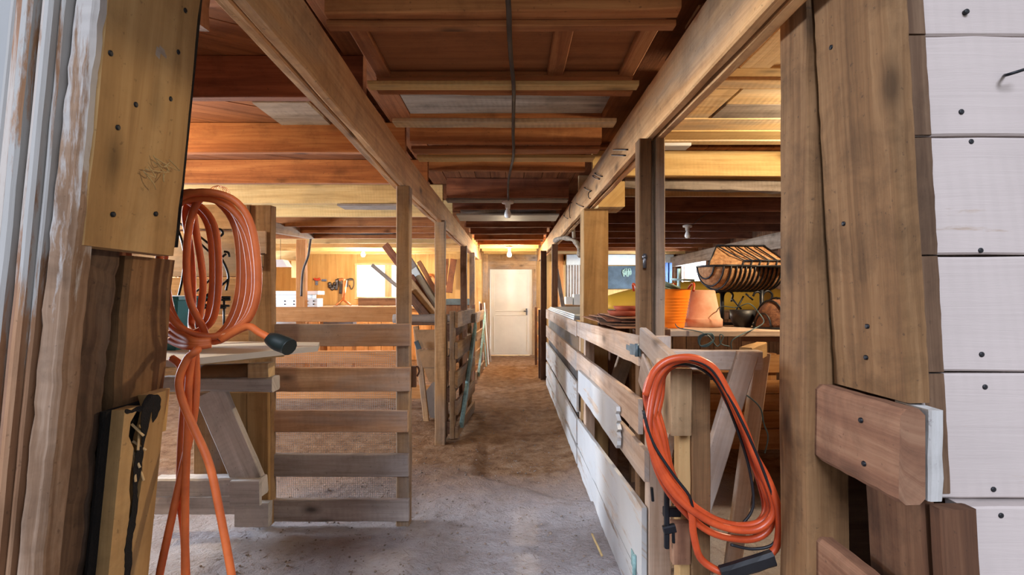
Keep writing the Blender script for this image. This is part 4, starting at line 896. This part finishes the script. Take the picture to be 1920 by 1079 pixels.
# pen partition, boards behind
pp = thing('pen_partition', 'low partition of orange brown boards across the right pen', 'partition', (2.4, 4.66, 0))
for z0, z1 in ((.69, .855), (.50, .62), (.345, .495), (.18, .34), (-.02, .175)): b = BM(); box(b, 1.2, XR, 4.65, 4.68, z0, z1, n=12, jit=.004); obj('board', b, 'penwall', pp)
for x0 in (1.22, 2.35, 3.6): b = BM(); box(b, x0, x0+.09, 4.69, 4.76, -.02, .86); obj('stud', b, 'penwall', pp)
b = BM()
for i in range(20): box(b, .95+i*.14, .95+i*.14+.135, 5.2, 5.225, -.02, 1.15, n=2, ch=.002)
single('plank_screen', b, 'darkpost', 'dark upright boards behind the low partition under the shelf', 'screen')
# shelf with garden things
sh2 = thing('plank_shelf', 'plank shelf carrying the tub, clay pot and wire baskets', 'shelf', (1.7, 3.4, 1.1)); ZS = 1.19
b = BM(); box(b, .86, 2.75, 2.98, 3.42, ZS-.035, ZS, n=14, jit=.003); obj('board', b, 'fence', sh2)
b = BM(); box(b, .86, 2.75, 3.43, 3.92, ZS-.035, ZS, n=14, jit=.003); obj('board', b, 'post', sh2)
b = BM(); box(b, X(1392, 3.04), 2.7, 3.02, 3.06, Z(641, 3.02), ZS-.037, n=6, jit=.003); obj('apron', b, 'block', sh2)
for x0, y0 in ((.9, 3.85), (2.6, 3.85), (2.6, 3.05), (.9, 3.1)): b = BM(); box(b, x0, x0+.07, y0-.035, y0+.035, -.02, ZS-.037); obj('leg', b, 'post', sh2)
def tub(label, c, rb_, rt_, h, mat, hm):
    t = thing('plastic_tub', label, 'tub', c); prof = [(rb_*.9, 0), (rb_, .004)]
    for i in range(1, 40):
        s = i/40; prof.append((rb_+(rt_-rb_)*s+(.0022*math.sin(i*2.1) if .12 < s < .8 else 0), h*s))
    prof += [(rt_, h), (rt_+.006, h), (rt_+.006, h-.012+.012), (rt_-.006, h), (rt_-.01, h-.02), (rb_-.004, .01)]
    bb = BM(); lathe(bb, c, prof, 40); obj('bucket', bb, mat, t)
    for sg in (1, -1):
        bb = BM(); cc = V(c)+V((sg*(rt_+.002), 0, h)); tube(bb, crom([cc+V((0, -.055, -.012)), cc+V((.012*sg, -.035, .022)), cc+V((.018*sg, 0, .036)), cc+V((.012*sg, .035, .022)), cc+V((0, .055, -.012))], 5), .008, 8); obj('handle', bb, hm, t)
    return t
tub('orange ribbed plastic tub on the shelf right of the slim post', V((X(1257, 3.25), 3.25, ZS)), .083, .124, .245, 'tub', 'cordred')
tub('pinkish plastic tub mostly hidden behind the slim double post', V((X(1226, 3.6), 3.6, ZS)), .085, .125, .25, 'tubpink', 'cordred')
for i, (dx, dz, lb_) in enumerate(((-.03, .0, 'lower grey green pot stuffed in the orange tub'), (-.02, .03, 'upper grey green pot stuffed in the orange tub'))):
    b = BM(); c = V((X(1257, 3.25)+dx, 3.25, ZS+.21+dz)); lathe(b, c, [(.045, -.1), (.066, .03), (.07, .03), (.07, .045), (.06, .045), (.042, -.09)], 18, 0, (.35, -.1, .9)); single('plant_pot', b, 'greygreen', lb_, 'pot', 'pots in the orange tub')
b = BM(); c = V((X(1317, 3.36), 3.36, ZS)); lathe(b, c, [(.112, 0), (.124, .002), (.124, .05), (.116, .058), (.112, .06), (.078, .235), (.07, .24), (.012, .24)], 32)
single('clay_pot', b, 'terra', 'upturned terracotta pot on the shelf beside the orange tub', 'pot')
b = BM(); tube(b, [V((X(1273, 3.75), 3.75, ZS)), P(1273, 504, 3.75)], .012, 6); tube(b, [P(1258, 524, 3.74), P(1302, 526, 3.74)], .008, 6)
single('plastic_stake', b, 'bluerod', 'pale blue plastic stake with a crossbar behind the orange tub', 'stake')
# coir lined baskets
def trough(c, L, rw, rh, up, ang, liner, nribs, name, label, ends=.3, backflat=True):
    t = thing(name, label, 'basket', c); c = V(c); rot = Matrix.Rotation(ang, 3, 'Z'); sg = -1 if up else 1
    def sec(s, k=1.0, n=14):      # s -1..1 along the length
        e = math.sqrt(max(0, 1-max(0, (abs(s)-(1-ends))/ends)**2)) if ends else 1
        return [c+rot @ V((s*L/2, -rw*k*e*math.cos(math.pi*i/n), (rh if up else 0)+sg*rh*k*max(e, .05)*math.sin(math.pi*i/n))) for i in range(n+1)]
    bb = BM(); loft(bb, [sec(-1+2*i/30, .95) for i in range(31)], cyc=True, close_ends=True); obj('coir_liner', bb, liner, t)
    bb = BM()
    for i in range(nribs):
        s = -.94+1.88*i/(nribs-1); tube(bb, sec(s, 1.0), .0058, 6)
    obj('ribs', bb, 'iron', t)
    bb = BM(); zz = rh if up else 0
    rim = [sec(-1+2*i/24)[0] for i in range(25)]+[sec(1-2*i/24)[-1] for i in range(25)]; tube(bb, rim, .0075, 6, True); obj('rim', bb, 'iron', t)
    return t
YBk = 3.5; cB = V((X(1391, YBk), YBk, Z(547, YBk)))
trough(cB, .70, .145, .165, True, .42, 'coir', 17, 'wire_basket', 'coir lined wire basket, upright on the scrolled stand', .45)
# upper basket: upside down, flat fronted
ub = thing('wire_basket', 'upside down wire basket stacked on top of the upright one', 'basket', P(1400, 500, 3.5))
lo_ = [P(1328, 501, 3.42), P(1474, 500, 3.32), P(1480, 500, 3.66), P(1350, 501, 3.72)]; hi_ = [P(1344, 462, 3.56), P(1432, 462, 3.54), P(1436, 463, 3.66), P(1352, 463, 3.66)]
md_ = [P(1332, 490, 3.44), P(1474, 490, 3.33), P(1479, 490, 3.65), P(1349, 491, 3.71)]
b = BM(); loft(b, [lo_, md_, hi_], smooth=False); obj('coir_liner', b, 'coir', ub)
b = BM(); e = V((-.004, -.008, .003))
tube(b, [q+e for q in lo_], .007, 6, True); tube(b, [q+e for q in hi_], .006, 6, True); tube(b, [md_[0].lerp(md_[1], .46)+e, md_[1]+e, md_[2]], .006, 6); obj('rim', b, 'iron', ub)
b = BM()
for i in range(6):
    s = i/5; a_ = hi_[0].lerp(hi_[1], s)+e; c_ = md_[0].lerp(md_[1], .46+.54*s)+e; tube(b, [a_, c_], .0048, 6); tube(b, [c_, lo_[0].lerp(lo_[1], .44+.54*s)+e], .0048, 6)
tube(b, [hi_[0]+e, lo_[0]+e], .0048, 6); obj('ribs', b, 'iron', ub)
st = thing('scroll_stand', 'black wrought iron scrolled stand under the coir baskets', 'stand', (cB.x, YBk, ZS))
for px, Y in ((1354, 3.5), (1428, 3.42)):
    b = BM(); tube(b, [V((X(px, Y), Y, ZS)), V((X(px, Y), Y, cB.z+.01))], .014, 8)
    tube(b, crom([P(px-16, 556, Y), P(px-12, 549, Y), P(px-4, 549, Y), P(px-1, 560, Y), P(px-1, 585, Y)], 5), .007, 6); tube(b, crom([P(px+17, 566, Y), P(px+20, 553, Y), P(px+12, 546, Y), P(px+4, 551, Y), P(px+1, 566, Y), P(px+1, 588, Y)], 5), .007, 6); obj('leg', b, 'iron', st)
b = BM(); tube(b, [P(1372, 560, 3.48), P(1390, 580, 3.44)], .006, 6); tube(b, [P(1394, 556, 3.46), P(1376, 590, 3.44)], .006, 6); tube(b, [P(1398, 551, 3.44), P(1412, 563, 3.42)], .006, 6); tube(b, [V((X(1345, 3.5), 3.5, ZS+.012)), V((X(1436, 3.42), 3.42, ZS+.012))], .010, 6); obj('braces', b, 'iron', st)
cD = V((X(1480, 3.22), 3.22, ZS+.006))
trough(cD, .46, .13, .185, False, .35, 'darkcoir', 9, 'wire_basket', 'dark coir lined basket turned over on the shelf beside the brown post', .5)
b = BM(); lathe(b, V((X(1392, 3.34), 3.34, ZS)), [(.05, 0), (.075, .06), (.078, .11), (.065, .11), (.05, .03)], 20); single('black_pot', b, 'black', 'low black pot beneath the stacked baskets', 'pot')
b = BM(); tube(b, crom([P(1342, 588, 3.3), P(1352, 575, 3.2), P(1380, 577, 3.15), P(1405, 570, 3.1), P(1425, 590, 3.1), P(1432, 604, 3.05), P(1420, 614, 3.0), P(1390, 628, 2.96), P(1372, 640, 2.95), P(1372, 655, 2.95)], 6), .0032, 5)
tube(b, crom([P(1266, 608, 3.05), P(1275, 616, 3.0), P(1310, 622, 2.96), P(1330, 632, 2.95), P(1345, 650, 2.95), P(1356, 632, 2.95), P(1350, 628, 2.95), P(1352, 645, 2.95), P(1368, 650, 2.94)], 6), .0032, 5)
for k in range(3): tube(b, crom([P(1310+k*3, 632, 2.94), P(1326+k*4, 626, 2.93), P(1338, 636+k, 2.93), P(1326, 646+k*2, 2.93), P(1312, 648, 2.94)], 6, True), .0035, 5, True)
single('tangled_wire', b, 'wirebg', 'tangle of blue green wire drooping from the shelf edge', 'wire')
b = BM(); tube(b, crom([P(1399, 690, 2.02), P(1403, 712, 2.05), P(1396, 735, 2.1), P(1382, 738, 2.1), P(1378, 736, 2.1), P(1400, 742, 2.3), P(1425, 765, 2.4), P(1432, 795, 2.4), P(1440, 820, 2.45), P(1434, 850, 2.5)], 6), .0035, 5)
single('dangling_wire', b, 'wirebg', 'thin dark wire dangling from the trestle into the pen', 'wire')
# white sheets and card pile on the fence
for i in range(3):
    b = BM(); o_ = .01*i; box(b, .552+o_, 1.42+o_*2, 4.45+.06*i, 7.6-.1*i, 1.178+.0165*i, 1.178+.0165*i+.0145, n=2, ch=.003)
    single('white_sheet', b, 'palestack', ('lowest', 'middle', 'topmost')[i]+' of the white panels stacked on the far gate top', 'panel', 'white panels on the gate')
cdl = ['lowest', 'second lowest', 'middle', 'second highest', 'topmost']
for i in range(5):
    b = BM(); a = R.uniform(-.10, .16); c = V((.70+R.uniform(-.02, .03), 3.3+R.uniform(-.1, .1), 1.229+.010*i)); dv = V((math.sin(a), math.cos(a), R.uniform(-.01, .012)))
    bar(b, c-dv*(.62-.05*i), c+dv*(.60-.07*i), (1, 0, 0), .27-.02*i, .006, 6, jit=.007); single('card_sheet', b, ('card', 'darkpost', 'card', 'joist_red', 'card')[i], cdl[i]+' brown sheet in the loose pile on the gate top', 'sheet', 'brown sheets on the near gate')
for i, (px, py, r, lb_) in enumerate(((1172, 586, .105, 'larger terracotta saucer on the brown sheet pile'), (1180, 579, .09, 'smaller terracotta saucer stacked on the larger one'))):
    b = BM(); zc = 1.277+.026*i; c = V((X(px, 3.0), 3.0+.02*i, zc)); lathe(b, c, [(r*.8, 0), (r, .028), (r*.96, .03), (r*.78, .008), (.01, .008)], 28); single('clay_saucer', b, 'terradark', lb_, 'saucer', 'saucers on the near gate')
b = BM(); box(b, .66, .85, 2.7, 3.9, 1.05, 1.06); box(b, .66, .85, 2.72, 2.77, 1.06, 1.215); box(b, .66, .85, 3.82, 3.87, 1.06, 1.215); box(b, .74, .80, 2.72, 2.78, -.02, 1.05); box(b, .74, .80, 3.81, 3.87, -.02, 1.05); single('board_rack', b, 'darkpost', 'dark shallow rack holding the brown sheets behind the gate rail', 'rack')

# far right
b = BM(); rg = []; n = 22
for i in range(n+1):
    s = i/n; x = 1.15+2.5*s; e = (math.sin(math.pi*min(1, .06+s*.9)))**.45; zt_ = 1.53+.09*s; yc = 6.5
    rg.append([V((x, yc-.32*e*math.cos(math.pi*k/12), 1.2+(zt_-1.2)*e*math.sin(math.pi*k/12)**.7)) for k in range(13)])
loft(b, rg, cyc=True); hl = thing('boat_hull', 'long yellow upturned hull lying behind the baskets', 'boat', (2.4, 6.5, 1.2)); obj('hull', b, 'hull', hl)
b = BM(); tube(b, [r[0]+V((0, -.012, .006)) for r in rg], .016, 6); obj('gunwale', b, 'post', hl)
b = BM(); 
for x0 in (1.5, 3.2): box(b, x0, x0+.08, 6.15, 6.85, 1.1, 1.198); box(b, x0, x0+.08, 6.2, 6.28, -.02, 1.1); box(b, x0, x0+.08, 6.72, 6.8, -.02, 1.1)
single('boat_cradle', b, 'darkpost', 'dark timber cradle holding up the yellow hull', 'cradle')
cb = thing('blue_board', 'dark blue grey board with a faint chalk scribble on the back wall', 'board', (2.6, 11.75, 1.5))
b = BM(); box(b, X(1136, 11.72), X(1206, 11.72), 11.72, 11.76, Z(542, 11.72), Z(499, 11.72), n=4); obj('board', b, 'slate', cb)
b = BM()
for k in range(7): tube(b, crom([P(1168+k*2.2, 503+R.random()*3, 11.71), P(1166+k*2.5+R.uniform(-3, 3), 511, 11.71), P(1170+k*2, 518+R.uniform(-3, 2), 11.71), P(1172+k*1.7, 508, 11.71)], 4), .008, 4)
obj('chalk_scribble', b, 'chalk', cb)
b = BM(); box(b, X(1062, 11.7), X(1262, 11.7), 11.66, 11.76, Z(497, 11.7), Z(478, 11.7), n=12, jit=.01); single('wall_plank', b, 'palestack', 'pale rough plank along the top of the back wall, right bay', 'board')
b = BM(); box(b, X(1046, 11.7), X(1057, 11.7), 11.72, 11.78, 0, 2.4); single('wall_board', b, 'orange', 'red orange upright board left of the boarded window', 'board')
b = BM(); bar(b, P(1043, 505, 9.0), P(1080, 710, 8.5), (1, 0, 0), .07, .04, 6, jit=.004); single('leaning_plank', b, 'greywood', 'grey plank leaning before the boarded window', 'plank')
for i, (px0, px1, a, c, lb_) in enumerate(((1061, 1074, 557, 569, 'white carton under the boarded window'), (1076, 1090, 552, 570, 'taller white carton right under the boarded window'))):
    b = BM(); box(b, X(px0, 9.5), X(px1, 9.5), 9.5, 9.75, Z(c, 9.5)-.02, Z(a, 9.5)); single('white_carton', b, 'whiteplastic', lb_, 'carton')
b = BM(); box(b, .95, 1.55, 9.4, 9.95, Z(570, 9.5)-.09, Z(570, 9.5)-.022); box(b, 1.0, 1.06, 9.45, 9.9, -.02, Z(570, 9.5)-.09); box(b, 1.44, 1.5, 9.45, 9.9, -.02, Z(570, 9.5)-.09); single('carton_table', b, 'post', 'plain table under the two white cartons', 'table')
b = BM(); box(b, XR-.16, XR-.01, 2.0, 11.75, 2.03, 2.25, n=24, jit=.01); single('wall_plate', b, 'greywood', 'heavy grey timber along the top of the right wall', 'timber')
for i, Y in enumerate((6.9, 7.6, 8.6, 9.5, 11.5)):
    b = BM(); box(b, XR-.13, XR-.02, Y, Y+.12, -.03, 2.028, n=8, jit=.008); single('wall_stud', b, 'darkpost', f'dark upright stud against the right wall, {ORD[i]} in view from the brown post', 'stud', 'studs on the right wall')
b = BM(); bar(b, P(1492, 440, 4.9), V((X(1518, 4.9), 4.9, .0)), (1, 0, 0), .07, .05, 8, jit=.004); single('leaning_stake', b, 'post', 'slim stake leaning beside the grey brown post at the right', 'stake')
b = BM(); 
for k in range(5): bar(b, P(1241+k*4, 493, 11.2)+V((0, .02*(k % 2), 0)), P(1241+k*4, 532, 11.2)+V((0, .03*(k % 2), 0)), (1, 0, 0), .06, .05, 3, jit=.01)
single('blue_cloth', b, 'bluecloth', 'dark blue cloth hanging on the back wall at the right', 'cloth')

# floor litter
b = BM(); r3 = random.Random(5)
for k in range(1300):
    x, y = r3.uniform(-1.6, .5), 2.3+4*r3.random()**1.5; c = V((x, y, floorz(x, y)+.002)); s_ = r3.uniform(.002, .009)*(1.6 if r3.random() < .06 else 1)
    if r3.random() < .4: a = r3.uniform(0, 6.3); d_ = V((math.cos(a), math.sin(a), .1))*s_*2.5; tube(b, [c-d_, c+d_], .0012, 3)
    else: lathe(b, c, [(s_*.7, -.002), (s_, s_*.3), (s_*.5, s_*.7)], 5, 0, (r3.uniform(-.4, .4), r3.uniform(-.4, .4), 1))
tag(obj('floor_litter', b, 'littermat'), 'clods, chaff and bits of straw scattered on the dusty aisle floor', 'litter', None, 'stuff')
b = BM(); tube(b, crom([P(1110, 1000, 2.82), P(1118, 1022, 2.74), P(1129, 1046, 2.66)], 4), .006, 6)
for v in b.verts: v.co.z += floorz(v.co.x, v.co.y)+.006-.0
single('twig', b, 'straw', 'brown twig lying on the floor beside the near gate', 'twig')

# ================================================================== CORDS
def loops(cen, n, gen):
    out = []
    for i in range(n): out += gen(i)
    return out
lc = thing('extension_cord', 'orange extension cord coiled and hung on the left doorway post', 'cord', P(400, 650, 1.36), 'extension cords')
NL = 8; path = [P(508, 636, 1.30), P(486, 624, 1.31), P(462, 613, 1.325)]
rr = random.Random(3)
outer = [(490, 0), (478, 1), (468, 0), (460, 1), (452, 0), (415, 1), (402, 0), (378, 1)]
leftx = [300, 304, 308, 352, 300, 312, 306, 358]
for i in range(NL):
    xr, _ = outer[i]; xl = leftx[i]; tp = 358+rr.uniform(-1, 12)+(8 if i > 4 else 0); bt = 650-rr.uniform(0, 22)-(12 if i > 4 else 0); Yl = 1.325+.020*i
    cx = (xl+xr)/2; rx = (xr-xl)/2; cy = (tp+bt)/2; ry = (bt-tp)/2
    for k in range(10):
        a = math.pi*.45-2*math.pi*k/10              # from the lower right round over the top
        sq = .86
        ca, sa = math.cos(a), math.sin(a); f_ = lambda v: math.copysign(abs(v)**sq, v)
        path.append(P(cx+rx*f_(ca)+rr.uniform(-5, 4)+ (14*max(0, -sa)*(-1)), cy+ry*f_(sa)+rr.uniform(-5, 5), Yl+.015*math.sin(a*1.0)))
path += [P(372, 652, 1.30), P(352, 672, 1.285), P(336, 712, 1.28), P(342, 752, 1.28), P(362, 800, 1.28), P(392, 870, 1.27), P(412, 960, 1.26), P(436, 1090, 1.25), P(445, 1170, 1.25)]
b = BM(); tube(b, crom(path, 5), .0095, 10)
tube(b, crom([P(370, 640, 1.34), P(360, 670, 1.32), P(354, 720, 1.31), P(352, 800, 1.31), P(348, 900, 1.31), P(347, 1000, 1.31), P(347, 1170, 1.31)], 6), .0095, 10)
tube(b, crom([P(322, 672, 1.33), P(340, 690, 1.32), P(346, 740, 1.33), P(340, 830, 1.33), P(338, 930, 1.33), P(346, 1010, 1.34), P(352, 1170, 1.34)], 6), .0095, 10)
tube(b, crom([P(366, 655, 1.33), P(368, 720, 1.33), P(362, 790, 1.32), P(340, 890, 1.31), P(318, 990, 1.30), P(298, 1085, 1.30), P(285, 1170, 1.30)], 6), .0095, 10)
for k in range(3): tube(b, crom([P(318, 610+k*14, 1.36), P(340, 628+k*10, 1.33), P(366, 640+k*5, 1.30), P(396, 640+k*3, 1.31)], 5), .0095, 8)
obj('cable', b, 'cord', lc)
b = BM(); tube(b, crom([P(502, 632, 1.30), P(508, 636, 1.30), P(520, 642, 1.295), P(536, 648, 1.29), P(543, 652, 1.285)], 4), .021, 12, rf=lambda t: .62+.42*min(1, t*2.2)); o = obj('plug', b, 'greenblack', lc)
b = BM(); tube(b, crom([V((-.93, 1.30, 1.60)), V((-.90, 1.335, 1.60)), V((-.88, 1.35, 1.605)), V((-.875, 1.35, 1.62))], 4), .006, 8); single('iron_peg', b, 'iron', 'iron peg in the left upright that carries the orange coil', 'peg')

rc = thing('extension_cord', 'red orange extension cord looped over the gate post at the right', 'cord', P(1330, 1040, 1.5), 'extension cords')
base = [(1210, 740), (1226, 698), (1256, 676), (1300, 672), (1336, 692), (1366, 738), (1392, 800), (1420, 870), (1440, 930), (1450, 980), (1428, 1012), (1386, 1018), (1330, 1000), (1274, 954), (1236, 896), (1216, 820)]
rr = random.Random(11); path = []
for i in range(7):
    kx = ((0, .5, .12, .85, .3, 1, .65)[i])*.30; kb = rr.uniform(0, .85); Yl = 1.455+.022*i
    for (x, y) in base:
        low = max(0, (y-760)/260); top = max(0, 1-abs(y-672)/90); x_ = 1318+(x-1318)*(1-kx*(1-.55*top))
        if x > 1330: x_ = x-(x-1318)*kx*.45*(1-.3*low)
        path.append(P(x_+rr.uniform(-2.5, 2.5), y-low*kb*58+top*kx*22+rr.uniform(-2, 2), Yl))
path += [P(1212, 790, 1.47), P(1240, 880, 1.455), P(1292, 950, 1.46), P(1300, 1000, 1.47), P(1312, 1045, 1.47), P(1340, 1068, 1.46), P(1362, 1074, 1.45)]
b = BM(); tube(b, crom(path, 5), .0105, 10)
tube(b, crom([P(1444, 1040, 1.44), P(1458, 1018, 1.44), P(1460, 960, 1.44), P(1440, 900, 1.45), P(1412, 850, 1.46)], 6), .0105, 10); obj('cable', b, 'cordred', rc)
b = BM(); tube(b, crom([P(1206, 770, 1.455), P(1224, 830, 1.445), P(1262, 890, 1.44), P(1292, 930, 1.445), P(1300, 960, 1.46)], 6), .0042, 8)
tube(b, crom([P(1250, 676, 1.455), P(1290, 674, 1.45), P(1330, 690, 1.45), P(1362, 735, 1.45), P(1400, 810, 1.445), P(1430, 880, 1.445), P(1456, 950, 1.44), P(1464, 990, 1.44), P(1448, 1022, 1.445), P(1410, 1030, 1.45), P(1370, 1022, 1.45)], 6), .0042, 8)
tube(b, crom([P(1216, 830, 1.50), P(1226, 720, 1.50), P(1252, 690, 1.5), P(1300, 686, 1.5), P(1345, 720, 1.5), P(1380, 800, 1.5), P(1405, 880, 1.5), P(1412, 950, 1.5), P(1390, 985, 1.5)], 6), .0042, 8); o = obj('dark_strand', b, 'black', rc); o['label'] = 'black strand running with the orange cord'
b = BM(); bar(b, P(1352, 1076, 1.44), P(1450, 1046, 1.43), (0, 0, 1), .040, .032, 6, jit=.005, ch=.008); obj('plug', b, 'black', rc)

# ================================================================== LAMPS
ac = thing('ceiling_cable', 'grey cable running along the aisle ceiling to the hanging bulb', 'cable', (0, 3, 2.3))
def yz(py, z): return (z-H)*F/(CY-py)
pts = []
for px, py, z in ((950, -30, 2.30), (954, 20, 2.285), (955, 60, 2.27), (958, 110, 2.285), (963, 160, 2.262), (963, 200, 2.28), (962, 250, 2.275), (963, 290, 2.262), (957, 320, 2.28), (953, 345, 2.28), (953, 375, 2.25)):
    Y = min(4.68, yz(py, z)); pts.append(P(px, py, Y) if Y < 4.68 else P(px, py, 4.68))
b = BM(); tube(b, crom(pts, 5), .009, 6); obj('cable', b, 'cable', ac)
def bulb(label, px, py, Y, on, cordtop=None, sc=1.0):
    t = thing('light_bulb', label, 'lamp', P(px, py, Y), 'light bulbs'); c = P(px, py, Y); s = sc
    bb = BM(); lathe(bb, c, [(.001, -.062*s), (.02*s, -.058*s), (.03*s, -.04*s), (.031*s, -.026*s), (.022*s, .0), (.014*s, .022*s), (.013*s, .03*s)], 18); obj('glass_bulb', bb, 'bulb_on' if on else 'bulb_off', t)
    bb = BM(); lathe(bb, c, [(.018*s, .022*s), (.022*s, .03*s), (.024*s, .06*s), (.05*s, .066*s), (.052*s, .085*s), (.03*s, .092*s)], 18); obj('lamp_holder', bb, 'porcelain', t)
    if cordtop:
        bb = BM(); tube(bb, crom([c+V((0, 0, .09*s)), c+V((.01, 0, .14)), c+V((-.012, 0, (.09+cordtop)/2)), c+V((0, 0, cordtop))], 4), .005, 5); obj('lamp_cord', bb, 'cable', t)
    return c
bulb('unlit bulb in a white holder hanging over the middle of the aisle', 952, 396, 4.66, False, None, 1.05)
c2 = bulb('glowing bulb hanging before the cream door', 955, 474, 9.5, True, .11, 1.35)
c3 = bulb('glowing bulb on the ceiling above the back window', 681, 474, 10.0, True, None, 1.35)
bulb('unlit bulb on the ceiling over the baskets at the right', 1289, 437, 6.3, False, None, 1.1)
b = BM(); tube(b, crom([P(1290, 428, 6.3), P(1320, 405, 6.2), P(1355, 385, 6.1), P(1375, 370, 6.0)], 4), .004, 5); single('lamp_wire', b, 'cable', 'thin wire straggling from the right bay bulb along the joists', 'wire')
c4 = bulb('added glowing bulb to brighten the left bay, hidden beyond the tan plank', 60, 300, 2.75, True, .15, 1.1)  # out of view, added to light the left bay
c5 = bulb('added glowing bulb to brighten the right bay, hidden beyond the brown plank', 1720, 180, 2.6, True, .15, 1.1)  # unseen as well, added for the brightness of the right bay
def plight(name, c, e, col, r=.05):
    l = bpy.data.lights.new(name, 'POINT'); l.energy = e; l.color = srgb(col)[:3]; l.shadow_soft_size = r
    o = bpy.data.objects.new(name, l); COL.objects.link(o); o.location = c; return o
WARM = (255, 232, 196)
plight('bulb_light', c2+V((0, -.04, -.13)), 85, WARM); plight('bulb_light', c3+V((0, -.04, -.13)), 95, WARM)
plight('bulb_light', c4+V((0, 0, -.12)), 52, WARM); plight('bulb_light', c5+V((0, 0, -.12)), 74, WARM)  # fill light of the two added bulbs over the side bays
def alight(name, loc, rot, sx, sy, e, col):
    l = bpy.data.lights.new(name, 'AREA'); l.shape = 'RECTANGLE'; l.size = sx; l.size_y = sy; l.energy = e; l.color = srgb(col)[:3]
    o = bpy.data.objects.new(name, l); COL.objects.link(o); o.location = loc; o.rotation_euler = rot; return o
DAY = (222, 236, 255)
alight('window_daylight', ((W1[0]+W1[1])/2, YB+.4, (W1[2]+W1[3])/2), (math.radians(-90), 0, 0), 1.8, 1.1, 260, DAY)
alight('window_daylight', (XR+.25, 10.5, 1.84), (0, math.radians(90), 0), .6, 1.5, 200, DAY)
alight('window_daylight', (XL-.3, 7.9, 1.52), (0, math.radians(-90), 0), .85, 1.4, 170, DAY)
alight('window_daylight', (XL-.3, 3.9, 1.52), (0, math.radians(-90), 0), .85, 1.4, 300, DAY)
sl_ = bpy.data.lights.new('low_sun', 'SUN'); sl_.energy = 2.0; sl_.angle = math.radians(24); sl_.color = srgb((226, 236, 255))[:3]
so = bpy.data.objects.new('low_sun', sl_); COL.objects.link(so); so.rotation_euler = V((.16, 1, -.62)).to_track_quat('-Z', 'Y').to_euler(); so.location = (-1, -5, 4)

w = bpy.data.worlds.new('sky'); SC.world = w; w.use_nodes = True; nt = w.node_tree; nt.nodes.clear()
bg = nt.nodes.new('ShaderNodeBackground'); ow = nt.nodes.new('ShaderNodeOutputWorld'); tc = nt.nodes.new('ShaderNodeTexCoord'); sp_ = nt.nodes.new('ShaderNodeSeparateXYZ'); cr = nt.nodes.new('ShaderNodeValToRGB')
nt.links.new(tc.outputs['Generated'], sp_.inputs[0]); nt.links.new(sp_.outputs['Z'], cr.inputs[0]); cr.color_ramp.elements[0].color = srgb((206, 206, 200)); cr.color_ramp.elements[1].color = srgb((232, 240, 255)); cr.color_ramp.elements[1].position = .4
nt.links.new(cr.outputs[0], bg.inputs[0]); bg.inputs[1].default_value = .36
mw = nt.nodes.new('ShaderNodeMapRange'); nt.links.new(sp_.outputs['Y'], mw.inputs['Value']); mw.inputs['From Min'].default_value = .1; mw.inputs['From Max'].default_value = .5; mw.inputs['To Min'].default_value = .36; mw.inputs['To Max'].default_value = 2.6
nt.links.new(mw.outputs[0], bg.inputs[1]); nt.links.new(bg.outputs[0], ow.inputs[0])

cam = bpy.data.cameras.new('camera'); co = bpy.data.objects.new('camera', cam); COL.objects.link(co)
co.location = (0, 0, H); co.rotation_euler = (math.radians(90), 0, 0); cam.sensor_width = 36; cam.lens = 36*F/1920
cam.shift_x = (960-CX)/1920; cam.shift_y = (CY-539.5)/1920; cam.clip_start = .05
SC.camera = co
SC.view_settings.view_transform = 'Standard'; SC.view_settings.look = 'None'; SC.view_settings.gamma = 1; SC.view_settings.use_curve_mapping = False
SC.view_settings.exposure = 0.95
SC.cycles.max_bounces = 10; SC.cycles.diffuse_bounces = 8; SC.cycles.transparent_max_bounces = 8; SC.cycles.use_denoising = True
SC.cycles.sample_clamp_indirect = 6
